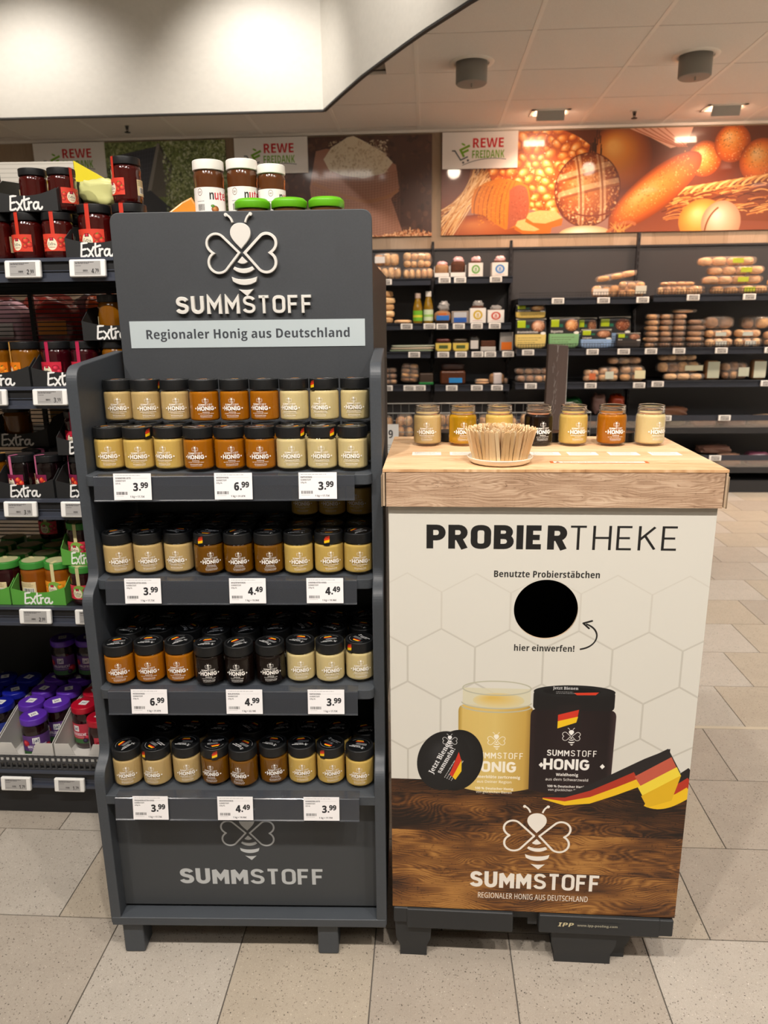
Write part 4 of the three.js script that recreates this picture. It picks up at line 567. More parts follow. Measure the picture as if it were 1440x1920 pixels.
  const deck = bx(x0, x1, y1 - 0.005, y1, zk, zf), dp = deck.attributes.position, du = deck.attributes.uv; for (let i = 0; i < dp.count; i++) du.setXY(i, (dp.getX(i) - x0) / (x1 - x0), (dp.getZ(i) - zk) / (zf - zk)); part('deck', deck, M('#ffffff', 0.5, { map: deckT }), lid);
  part('front_flap', planar(bx(x0 + 0.006, x1 - 0.006, yt + 0.0005, y1 - 0.0062, zf - 0.005, zf), x0, yt, x1 - x0, y1 - yt), M('#ffffff', 0.6, { map: flapT }), lid); part('back_flap', bx(x0 + 0.006, x1 - 0.006, yt + 0.0005, y1 - 0.0062, zk, zk + 0.005), kraft, lid);
  for (const x of [x0, x1 - 0.004]) { part('side_flap', bx(x, x + 0.004, yt + 0.001, y1 - 0.0062, zk, zf + 0.0004, 0.0012), kraft, lid); part('flap_fold', bx(x + (x < 0 ? -0.0032 : 0.0042), x + (x < 0 ? -0.0006 : 0.0068), yt - 0.0005, y1 - 0.012, zk + 0.01, zf - 0.001, 0.001), inner, lid); }
  const info = canvas(1024, 128, (c, w, h) => { c.fillStyle = '#f1ece2'; c.fillRect(0, 0, w, h); ['Frühjahrsblüte', 'Akazienhonig', 'Sommerblüte', 'Waldhonig', 'Lindenblüte', 'Heidehonig', 'Rapshonig'].forEach((n, i) => { text(c, n.toUpperCase(), i * 146 + 12, 34, 22, { bold: true, sx: 0.72, color: '#2c2a27' }); tinyLines(c, i * 146 + 12, 48, 120, 6, 11, 4, '#8a857c'); }); });
  const jx = [0.068, 0.1435, 0.221, 0.304, 0.377, 0.457, 0.537];
  jx.forEach((x, i) => { const b = bx(-0.029, 0.029, 0, 0.0004, -0.0175, 0.0175), p = b.attributes.position, u = b.attributes.uv; for (let k = 0; k < p.count; k++) u.setXY(k, (i * 146 + (p.getX(k) + 0.029) / 0.058 * 140) / 1024, 1 - (p.getZ(k) + 0.0175) / 0.035); part('info_label', b, M('#ffffff', 0.5, { map: info }), lid, [x, y1, -0.155]); });
  const warn = canvas(640, 64, (c, w, h) => { c.fillStyle = '#c8642e'; c.fillRect(0, 0, w, h); c.fillStyle = '#f3ead9'; c.fillRect(22, 8, w - 44, h - 16); poly(c, [[34, 50], [50, 14], [66, 50]], '#7a2d16'); text(c, 'Bitte nur mit Probierstäbchen', 80, 44, 30, { color: '#a8562c', bold: true, sx: 0.8 }); text(c, 'probieren', 440, 44, 30, { color: '#a8562c', sx: 0.8 }); });
  { const b = bx(-0.09, 0.09, 0, 0.0004, -0.009, 0.009), p = b.attributes.position, u = b.attributes.uv; for (let k = 0; k < p.count; k++) u.setXY(k, (p.getX(k) + 0.09) / 0.18, 1 - (p.getZ(k) + 0.009) / 0.018); part('notice_strip', b, M('#ffffff', 0.5, { map: warn }), lid, [0.39, y1, -0.062]); }

  // pallet
  const pl = M('#26282a', 0.55), pal = thing('plastic_pallet', 'black plastic quarter pallet under the tasting counter', 'pallet', BOX.pos.toArray(), BOX.turn), t = BOX.y0;
  part('deck', merge([bx(0.006, 0.584, t - 0.02, t - 0.0005, -0.385, -0.012), ...[0.06, 0.18, 0.3, 0.42, 0.53].map((x) => bx(x - 0.01, x + 0.01, t - 0.05, t - 0.02, -0.38, -0.02))]), pl, pal);
  part('rail', merge([bx(0.002, 0.034, t - 0.038, t - 0.001, -0.02, 0.004, 0.003), bx(0.03, 0.256, t - 0.05, t - 0.002, -0.014, 0.006, 0.003)]), pl, pal); const railR = part('rail', merge([bx(0.31, 0.56, t - 0.046, t - 0.002, -0.014, 0.007, 0.003), bx(0.54, 0.588, t - 0.044, t - 0.004, -0.02, 0.005, 0.003)]), pl, pal); part('rail', bx(0.25, 0.316, t - 0.03, t - 0.004, -0.04, -0.016), pl, pal);
  part('rail', bx(0.002, 0.588, t - 0.05, t - 0.002, -0.392, -0.38, 0.003), pl, pal); for (const x of [0.002, 0.576]) part('rail', bx(x, x + 0.012, t - 0.04, t - 0.002, -0.385, -0.02, 0.003), pl, pal);
  const logo = canvas(512, 64, (c, w, h) => { c.fillStyle = '#26282a'; c.fillRect(0, 0, w, h); c.save(); c.transform(1, 0, -0.25, 1, 12, 0); fitText(c, 'IPP', 8, 52, 56, 130, { bold: true, color: '#cfc39a' }); c.restore(); fitText(c, 'www.ipp-pooling.com', 168, 44, 30, 330, { bold: true, color: '#a9a48f' }); });
  part('brand_mark', new THREE.PlaneGeometry(0.13, 0.016), M('#ffffff', 0.6, { map: logo }), railR, [0.412, t - 0.022, 0.0074]);
  const foot = (x0, x1, z0, z1) => { const a = 0.012, b = new THREE.BoxGeometry(x1 - x0, t - 0.034, z1 - z0, 1, 4, 1), p = b.attributes.position; for (let i = 0; i < p.count; i++) { const v = 0.5 - p.getY(i) / (t - 0.034), e = v > 0.7 ? 1 : v * 0.5; p.setX(i, p.getX(i) - Math.sign(p.getX(i)) * a * e * 0.9); p.setZ(i, p.getZ(i) - Math.sign(p.getZ(i)) * a * e * 0.6); } b.computeVertexNormals(); return b.toNonIndexed().translate((x0 + x1) / 2, (t - 0.034) / 2, (z0 + z1) / 2); };
  for (const [a, b] of [[-0.09, -0.002], [-0.24, -0.15], [-0.385, -0.3]]) { part('foot', foot(0.004, 0.084, a, b), pl, pal); part('foot', merge([foot(0.338, 0.478, a, b), foot(0.462, 0.512, a - 0.01, b - 0.02)]), pl, pal); }

  // open sample jars
  const kinds = ['spring', 'acacia', 'summer', 'forest', 'linden', 'heather', 'rape'], clear = M('#dcae1e', 0.05, { transmission: 0.6, thickness: 0.03, ior: 1.4, attenuationColor: new THREE.Color(1, 0.86, 0.2), attenuationDistance: 0.08, specularIntensity: 0.2 });
  const aim = [-0.05, 0.05, 0.25, 0.2, 0.2, 0.1, 0.35];
  kinds.forEach((k, i) => {
    const j = thing('sample_jar', `open glass of ${HONEY[k].say} honey without lid, ${ORD[i]} from left on the tasting counter`, 'honey jar', onBox(jx[i], y1 + 0.0004, -0.268), BOX.turn + aim[i], 'open sample jars on the counter'); part('glass', glassOpen, glassM, j); part('neck', glassNeck, glassSolid, j); part('honey', honeyOpen, k === 'acacia' ? clear : HONEY[k].mat, j); part('label_print', labelGeo, HONEY[k].label, j);
  });
  for (const [x, z, w] of [[0.113, -0.33, 'first'], [0.337, -0.325, 'fifth'], [0.492, -0.32, 'seventh']]) { const l = solo('jar_lid', lidGeo.clone().translate(0, -0.0666, 0), lidM, `black jar lid lying behind the ${w} open sample jar`, 'lid', onBox(x, y1 + 0.0003, z), 0, 'loose black lids on the counter'); }
  // dish of wooden tasting sticks
  const c0 = [0.2065, -0.062], dish = solo('stick_dish', lathe([[0, 0.001], [0.05, 0], [0.057, 0.004], [0.0605, 0.011], [0.0612, 0.012], [0.059, 0.0125], [0.055, 0.006], [0, 0.004]], 56), M('#efe8d8', 0.35), 'shallow cream dish holding the wooden tasting sticks', 'dish', onBox(c0[0], y1 + 0.0003, c0[1]), BOX.turn);
  const st = new THREE.Shape(), sw = 0.0032, sl = 0.062; st.moveTo(-sw, 0); st.lineTo(sw, 0); st.lineTo(sw, sl - sw); st.absarc(0, sl - sw, sw, 0, Math.PI, false); st.closePath();
  const stG = extrude(st, 0.0014, 0, { curveSegments: 4 }).translate(0, 0, -0.0007), woods = ['#dcb98a', '#e6c89c', '#cfa875', '#ead2aa', '#d5b081'].map((k) => M(k, 0.7)), q = rng(19);
  let n = 0; for (const [r, m, hgt] of [[0.05, 46, 0], [0.0455, 42, 0.002], [0.0405, 38, 0.003], [0.035, 32, 0.004], [0.029, 26, 0.005], [0.023, 20, 0.006], [0.017, 15, 0.006], [0.011, 9, 0.006], [0.005, 4, 0.006]]) for (let i = 0; i < m; i++) {
    const a = (i + q() * 0.25) / m * Math.PI * 2, p = onBox(c0[0] + Math.sin(a) * r, y1 + 0.0055 + hgt * 0.9 * q(), c0[1] + Math.cos(a) * r * 0.92), s = solo('tasting_stick', stG, woods[(q() * 5) | 0], 'wooden tasting stick standing in the cream dish on the counter', 'stick', p, 0, 'wooden tasting sticks in the dish'); s.rotation.order = 'YXZ'; s.rotation.set(r * 5.2 + (q() - 0.5) * 0.05, a + (q() - 0.5) * 0.35, (q() - 0.5) * 0.12); n++;
  }
}

// ---------------------------------------------------------------- the jam shelving left of and behind the stand
const eTagT = canvas(1024, 512, (c, W, H) => {   // screens of the electronic price tags, eight cells
  [['2', '99'], ['4', '79'], ['', '.99'], ['3', '19'], ['1', '79'], ['2', '49'], ['1', '29'], ['3', '49']].forEach(([a, b], i) => {
    const x = (i % 4) * 256, y = ((i / 4) | 0) * 256, w = 256, h = 256; c.fillStyle = '#a7a5a3'; c.fillRect(x, y, w, h); c.save(); c.translate(x, y); c.scale(1, 2); tinyLines(c, 10, 8, 190, 2, 11, 6, '#2a2a2c'); tinyLines(c, 10, 40, 70, 1, 9, 5, '#4a4a4c'); barcode(c, 84, 80, 46, 18, i + 5); c.fillStyle = '#333'; c.fillRect(8, 106, 130, 2);
    text(c, a, 166, 114, 62, { bold: true, sx: 0.75, color: '#141416' }); c.fillStyle = '#141416'; c.fillRect(198, 107, 7, 7); text(c, b.replace('.', ''), 202, 104, 46, { bold: true, sx: 0.72, color: '#141416' }); c.restore();
  });
});
const tagFrame = M('#ecebe7', 0.4), tagScreen = M('#ffffff', 0.3, { map: eTagT });
const tagFrameGeo = box(0.0864, 0.04, 0.011, 0.004), tagGeos = Array.from({ length: 8 }, (_, i) => { const g = new THREE.PlaneGeometry(0.062, 0.031), u = g.attributes.uv; for (let k = 0; k < 4; k++) u.setXY(k, ((i % 4) + u.getX(k)) / 4, 1 - (((i / 4) | 0) + 1 - u.getY(k)) / 2); return g; });
function priceTag(pos, cell, label, group, s = 1, tilt = -0.12) { const g = thing('price_tag', label, 'price tag', pos, 0, group); g.scale.setScalar(s); g.rotation.x = tilt; part('frame', tagFrameGeo, tagFrame, g); part('screen', tagGeos[cell], tagScreen, g, [0.001, 0, 0.0058]); return g; }
const metal = M('#2b2e35', 0.42, { metalness: 0.3 }), metalD = M('#191a1d', 0.5), channel = M('#4a4f5c', 0.35, { metalness: 0.35 });
const GX0 = -2.7, GX1 = -0.14, GZ = -1.75, LEVEL = [1.5, 1.205, 0.925, 0.635, 0.145];
{
  const g = thing('jam_shelving', 'dark metal shop shelving full of jam jars behind the honey stand', 'shelving');
  LEVEL.forEach((y, i) => {
    const s = part('shelf', bx(GX0, GX1, y - 0.03, y, GZ - 0.44, GZ + 0.004), metalD, g);
    part('price_channel', merge([bx(GX0, GX1, y - 0.007, y + 0.001, GZ, GZ + 0.01), bx(GX0, GX1, y - 0.05, y - 0.007, GZ - 0.002, GZ + 0.002), bx(GX0, GX1, y - 0.052, y - 0.044, GZ, GZ + 0.01), bx(GX0, GX1, y - 0.0285, y - 0.0265, GZ, GZ + 0.005)]), channel, s);
  });
  part('cross_beam', bx(GX0, GX1, 1.44, 1.5, GZ - 0.475, GZ - 0.455), metalD, g); part('plinth', bx(GX0, GX1, 0, 0.115, GZ - 0.86, GZ - 0.01), metalD, g); part('shelf', bx(GX0, GX1, 1.21, 1.24, GZ - 0.87, GZ - 0.47), metalD, g); part('shelf', bx(GX0, GX1, 0.98, 1.0, GZ - 0.87, GZ - 0.47), metalD, g); part('back_panel', bx(GX0, GX1, 0.12, 0.64, GZ - 0.462, GZ - 0.45), metalD, g); part('end_panel', bx(GX1 - 0.004, GX1, 0.1, 1.5, GZ - 0.87, GZ - 0.01), metalD, g);
  const wires = []; for (let y = 0.66; y < 1.46; y += 0.0125) wires.push(bx(GX0, GX1, y - 0.0015, y + 0.0015, GZ - 0.452, GZ - 0.449)); const w = part('wire_back', merge(wires), metalD, g); w.userData.kind = 'stuff';
  for (const x of [-2.4, -1.62, -1.18, -0.94, -0.7, -0.3]) part('post', bx(x - 0.006, x + 0.006, 0.6, 1.5, GZ - 0.466, GZ - 0.454), metalD, g);
  // lattice edge of the lowest shelf
  const lat = [bx(GX0, GX1, 0.146, 0.151, GZ + 0.001, GZ + 0.005), bx(GX0, GX1, 0.168, 0.173, GZ + 0.001, GZ + 0.005), bx(GX0, GX1, 0.184, 0.19, GZ + 0.001, GZ + 0.005)]; for (let x = GX0; x < GX1; x += 0.0162) lat.push(bx(x, x + 0.0055, 0.146, 0.19, GZ + 0.0012, GZ + 0.0048)); part('edge_lattice', merge(lat), M('#3a3b3d', 0.5), g).userData.kind = 'stuff';
}
const NAMES = ['top', 'second', 'third', 'fourth', 'lowest'];
for (const [lv, x, cell, say] of [[0, -0.936, 0, 'left'], [0, -0.782, 1, 'right'], [1, -1.06, 2, 'left'], [1, -0.909, 3, 'right'], [2, -1.022, 3, 'left'], [2, -0.874, 5, 'right'], [3, -1.022, 0, 'left'], [3, -0.872, 6, 'right'], [4, -1.146, 4, 'left'], [4, -0.992, 4, 'right']]) priceTag([x, LEVEL[lv] - 0.024 - (lv === 4 ? 0.014 : 0), GZ + 0.0125], cell, `electronic price tag, ${say} one on the ${NAMES[lv]} edge of the jam shelving`, 'electronic tags on the jam shelving');

// jam jars
const jamGeo = lathe([[0, 0.001], [0.029, 0], [0.0335, 0.003], [0.0355, 0.012], [0.0358, 0.035], [0.035, 0.056], [0.0342, 0.066], [0.0352, 0.074], [0.0345, 0.081], [0.0315, 0.085], [0.031, 0.09]], 32);
const jamLid = lathe([[0, 0.105], [0.03, 0.105], [0.0305, 0.1042], [0.0335, 0.1046], [0.0348, 0.1032], [0.035, 0.0885], [0.034, 0.087], [0.031, 0.087]], 36), jamTop = new THREE.CircleGeometry(0.029, 30).rotateX(-Math.PI / 2);
function jamLabel(bg, fruit, fruit2, green, name) {
  return canvas(384, 256, (c, w, h) => {
    c.fillStyle = bg; c.fillRect(0, 0, w, h); c.fillStyle = green ? '#7fae45' : bg; if (green) { c.beginPath(); c.arc(w / 2, 118, 118, 0, 7); c.fill(); }
    for (const [x, y, r] of [[300, 96, 52], [348, 150, 46], [286, 178, 34], [46, 110, 42], [30, 186, 36]]) { ball(c, x, y, r, r * 0.9, fruit); c.fillStyle = fruit2; c.beginPath(); c.ellipse(x - 6, y - r * 0.7, r * 0.4, r * 0.14, -0.5, 0, 7); c.fill(); }
    c.fillStyle = '#f0e6c8'; c.beginPath(); c.ellipse(w * 0.42, 150, 76, 92, 0, 0, 7); c.fill(); c.fillStyle = '#2a1612'; c.fillRect(w * 0.42 - 30, 58, 60, 44); ball(c, w * 0.42, 80, 25, 22, ['#e84a6a', '#c8203c', '#9c1028']); script(c, w * 0.42 - 58, 170, 42, '#2a211c', 0.1); if (green) { text(c, 'WENIGER', w * 0.42, 192, 20, { align: 'center', bold: true, color: '#4d8a22' }); text(c, 'ZUCKER', w * 0.42, 212, 20, { align: 'center', bold: true, color: '#4d8a22' }); }
    text(c, name, w * 0.42, green ? 240 : 206, 22, { align: 'center', color: green ? '#c8203c' : '#8a2a1c', bold: true });
  });
}
const barT = canvas(256, 192, (c, w, h) => { c.fillStyle = '#e6d3a4'; c.fillRect(0, 0, w, h); tinyLines(c, 14, 14, 220, 5, 13, 5, '#6a5a3a'); c.fillStyle = '#f3efe4'; c.fillRect(40, 86, 190, 80); barcode(c, 54, 94, 160, 64, 8); });
const JAM = {
  strawberry: { c: '#3f0706', lid: '#17181a', map: jamLabel('#d8402c', ['#f06a4a', '#d02f22', '#8f130f'], '#6a8a2c', 0, 'Erdbeere'), strip: '#c9331f', say: 'red strawberry' },
  orange: { c: '#7a4a08', lid: '#17181a', map: jamLabel('#e07a12', ['#ffb43c', '#f08a14', '#c85f08'], '#3f6a1e', 0, 'Orange'), strip: '#d8a050', say: 'golden orange' },
  raspberry: { c: '#33040c', lid: '#17181a', map: jamLabel('#c8243c', ['#f0506a', '#c8203c', '#7c0c20'], '#a01830', 0, 'Kirsche'), strip: '#b4204a', say: 'dark pink' },
  mixed: { c: '#0d0405', lid: '#17181a', map: jamLabel('#7c1a44', ['#ff7a50', '#e03a28', '#8a1410'], '#f09a30', 0, 'Rote Früchte'), strip: '#c86a90', say: 'nearly black' },
  lightApricot: { c: '#8a4a0a', lid: '#3f8f3a', map: jamLabel('#f09a28', ['#ffc44c', '#f59a1c', '#d8700c'], '#4d8a22', 1, 'Aprikose'), strip: '#d8cf9a', say: 'orange' },
  lightRaspberry: { c: '#2a0509', lid: '#3f8f3a', map: jamLabel('#d8384c', ['#f06078', '#d02a48', '#8c1028'], '#4d8a22', 1, 'Himbeere'), strip: '#d8cf9a', say: 'dark red' },
};
const jamLabelGeo = arcPatch(0.0364, 0.018, 0.056, -0.85, 0.85, 14), jamBack = arcPatch(0.0364, 0.018, 0.054, 1.7, 2.9, 10), stripGeo = merge([arcPatch(0.0357, 0.05, 0.088, -0.13, 0.13, 3), arcPatch(0.0355, 0.088, 0.104, -0.13, 0.13, 3)]), stripTop = bx(-0.0045, 0.0045, 0.1052, 0.1055, 0.01, 0.0345);
for (const j of Object.values(JAM)) { j.body = M(j.c, 0.12, { clearcoat: 0.6, clearcoatRoughness: 0.05 }); j.lidM = M(j.lid, 0.35); j.lab = M('#ffffff', 0.45, { map: j.map }); j.st = M(j.strip, 0.45); j.top = M(j.lid === '#17181a' ? '#2a2524' : '#b9b98a', 0.4); }
const backM = M('#ffffff', 0.5, { map: barT }), JAMS = {};
function jam(kind, label, pos, turn = 0, s = 1, group = 'jam jars on the shelving') {
  let g; if (!JAMS[kind]) { const j = JAM[kind]; g = JAMS[kind] = thing('jam_jar', label, 'jam jar', pos, turn, group); part('glass', jamGeo, j.body, g); part('label', jamLabelGeo, j.lab, g); part('back_label', jamBack, backM, g); part('seal_strip', merge([stripGeo.clone(), stripTop]), j.st, g); const l = part('lid', jamLid, j.lidM, g); part('lid_print', jamTop, j.top, l, [0, 0.1053, 0]); } else g = copy(JAMS[kind], label, pos, turn, group);
  g.scale.setScalar(s); return g;
}
// display trays: wavy front with script lettering
const trayBlackT = canvas(512, 160, (c, w, h) => { c.fillStyle = '#1b1c1d'; c.fillRect(0, 0, w, h); script(c, 120, 150, 94, '#ecebe8', 0.16); }), trayGreenT = canvas(512, 160, (c, w, h) => { c.fillStyle = '#57a03c'; c.fillRect(0, 0, w, h); script(c, 120, 150, 94, '#f2f2ee', 0.16); });
const trayMats = { black: [M('#ffffff', 0.6, { map: trayBlackT }), M('#242526', 0.7)], green: [M('#ffffff', 0.6, { map: trayGreenT }), M('#5da345', 0.7)] };
function tray(color, w, x, y, zFront, depth, label) {
  const g = thing('display_tray', label, 'tray', [x, y, zFront], 0, 'cardboard jam trays'), [fm, sm] = trayMats[color], s = new THREE.Shape(); s.moveTo(-w / 2, 0); s.lineTo(w / 2, 0); s.lineTo(w / 2, 0.05); s.bezierCurveTo(w * 0.28, 0.036, w * 0.12, 0.034, 0, 0.034); s.bezierCurveTo(-w * 0.12, 0.034, -w * 0.28, 0.036, -w / 2, 0.046); s.closePath();
  const f = extrude(s, 0.0015); part('front', planar(f, -w / 2, 0, w, 0.05), fm, g, [0, 0, -0.0015]);
  const sd = shapeOf([[0, 0], [depth, 0], [depth, 0.085], [depth * 0.3, 0.075], [0, 0.046]]); for (const e of [-w / 2, w / 2 - 0.0015]) part('side', extrude(sd, 0.0015).rotateY(Math.PI / 2), sm, g, [e, 0, -0.0015]);
  part('bottom', bx(-w / 2, w / 2, 0, 0.0012, -depth, -0.0015), sm, g); return g;
}
{
  const T = 0.002;
  // top shelf
  jam('strawberry', 'strawberry jam jar at the left end of the top jam shelf', [-1.021, 1.5, -1.8], -0.5); jam('strawberry', 'strawberry jam jar under the upper black tray, left of two, top jam shelf', [-0.947, 1.5, -1.8], -0.2); jam('strawberry', 'strawberry jam jar under the upper black tray, right of two, top jam shelf', [-0.873, 1.5, -1.8], 0.1);
  for (const [i, x] of [-1.02, -0.946, -0.872].entries()) jam('strawberry', `strawberry jam jar in the shadow of the second row, ${ORD[i]} from left, top jam shelf`, [x, 1.5, -1.876], 1 + i);
  tray('black', 0.15, -0.926, 1.606, -1.768, 0.145, 'black script-lettered tray stacked on strawberry jars, top jam shelf'); jam('strawberry', 'strawberry jam jar with barcode side out in the stacked tray, left', [-0.925, 1.6085, -1.812], 2.6, 0.9); jam('strawberry', 'strawberry jam jar with tilted label in the stacked tray, right', [-0.856, 1.6085, -1.812], 1.15, 0.9);
  jam('strawberry', 'strawberry jam jar cut by the left picture edge, stacked on the top jam shelf', [-1.036, 1.606, -1.806], 2.4, 0.9);
  tray('black', 0.15, -0.765, 1.5, -1.758, 0.15, 'black script-lettered tray half hidden by the emblem board, top jam shelf'); jam('strawberry', 'large strawberry jam jar in the tray beside the emblem board', [-0.786, 1.5025, -1.815], -0.05, 1.14); jam('strawberry', 'strawberry jam jar mostly hidden behind the emblem board, lower of two', [-0.702, 1.5025, -1.815], -0.1, 1.14); jam('strawberry', 'strawberry jam jar stacked highest, just above the emblem board corner', [-0.702, 1.6225, -1.815], -0.65, 0.96);
  // second shelf
  tray('black', 0.16, -1.046, 1.205, -1.758, 0.15, 'black script-lettered tray with orange marmalade, second jam shelf'); tray('black', 0.16, -0.88, 1.205, -1.758, 0.15, 'black script-lettered tray with dark pink jam, second jam shelf');
  jam('orange', 'orange marmalade jar at the left picture edge, second jam shelf', [-1.072, 1.207, -1.81], 0.3); jam('orange', 'orange marmalade jar with leaf picture, second jam shelf', [-0.998, 1.207, -1.81], -0.75); jam('raspberry', 'dark pink jam jar in full view, second jam shelf', [-0.919, 1.207, -1.81], -0.15); jam('raspberry', 'dark pink jam jar partly behind the stand side, second jam shelf', [-0.843, 1.207, -1.81], -0.1); jam('orange', 'golden jam jar beside the emblem board, second jam shelf', [-0.764, 1.207, -1.81], 2.2);
  tray('black', 0.15, -0.752, 1.3135, -1.77, 0.14, 'black script-lettered tray stacked beside the emblem board, second jam shelf'); jam('orange', 'golden jam jar in the stacked tray beside the emblem board', [-0.77, 1.3155, -1.825], 2.5); jam('raspberry', 'dark jam jar in second row of second jam shelf', [-0.845, 1.207, -1.888], 1);
  // third shelf
  tray('black', 0.15, -1.016, 0.925, -1.758, 0.15, 'black script-lettered tray with two dark jars, third jam shelf'); tray('black', 0.15, -0.86, 0.925, -1.758, 0.15, 'black script-lettered tray beside the stand side, third jam shelf');
  jam('orange', 'yellow jam jar at the left picture edge, third jam shelf', [-1.126, 0.925, -1.81], 2.1); jam('mixed', 'dark red-fruit jam jar, left of the pair, third jam shelf', [-1.046, 0.927, -1.81], -0.35, 0.98); jam('mixed', 'dark red-fruit jam jar, right of the pair, third jam shelf', [-0.973, 0.927, -1.81], -0.65, 0.98); jam('mixed', 'dark jam jar half behind the stand side, third jam shelf', [-0.884, 0.927, -1.81], -0.9, 0.98);
  for (const [i, x] of [-1.046, -0.972, -0.895].entries()) { jam('mixed', `dark jam jar in shadow, second row, ${ORD[i]} from left, third jam shelf`, [x, 0.927, -1.886], 1 + i); jam('mixed', `dark jam jar in shadow, third row, ${ORD[i]} from left, third jam shelf`, [x - 0.02, 0.927, -1.96], 2 + i); }
  tray('black', 0.13, -0.86, 1.0335, -1.77, 0.15, 'black script-lettered tray stacked beside the stand side, third jam shelf'); jam('raspberry', 'dark pink jam jar in the stacked tray, third jam shelf', [-0.888, 1.0355, -1.826], -0.1);
  tray('black', 0.17, -1.1, 1.034, -1.9, 0.14, 'black script-lettered tray deep in the third jam shelf'); jam('orange', 'amber jam jar in the deep tray of the third jam shelf', [-1.125, 1.036, -1.955], 2.4);
  // fourth shelf
  tray('green', 0.15, -1.172, 0.635, -1.758, 0.15, 'green script-lettered tray cut by the left picture edge'); tray('green', 0.146, -1.02, 0.635, -1.758, 0.15, 'green script-lettered tray in full view, fourth jam shelf');
  jam('lightRaspberry', 'green-lidded dark red jam jar with barcode side out', [-1.126, 0.637, -1.81], 3.75, 1.02); jam('lightApricot', 'green-lidded orange jam jar with barcode side out', [-1.05, 0.637, -1.81], 3.85, 1.02); jam('lightApricot', 'green-lidded orange jam jar with label forward', [-0.983, 0.637, -1.81], 0, 1.02); jam('lightRaspberry', 'green-lidded raspberry jam jar standing beside the green tray', [-0.906, 0.635, -1.79], 0, 1);
  tray('green', 0.11, -0.896, 0.742, -1.772, 0.1, 'green script-lettered tray stacked beside the stand side'); jam('lightRaspberry', 'green-lidded raspberry jam jar in the stacked green tray', [-0.915, 0.7445, -1.82], 0, 1);
  let n = 0; for (const [r, z] of [-1.886, -1.962, -2.038].entries()) for (const [i, x] of [-1.21, -1.13, -1.055, -0.98].entries()) if (r < 2 || i < 3) jam(i % 2 ? 'lightRaspberry' : 'lightApricot', `green-lidded jam jar, ${ORD[i]} from left in the ${['second', 'third', 'fourth'][r]} row, fourth jam shelf`, [x - r * 0.012, 0.635, z], i + r, 1);
  for (const [i, x] of [-1.03, -0.955].entries()) { jam('lightRaspberry', `dim green-lidded jam jar stacked at the very back, ${['left', 'right'][i]} one`, [x - 0.08, 0.7402, -2.036], i, 1); }
}
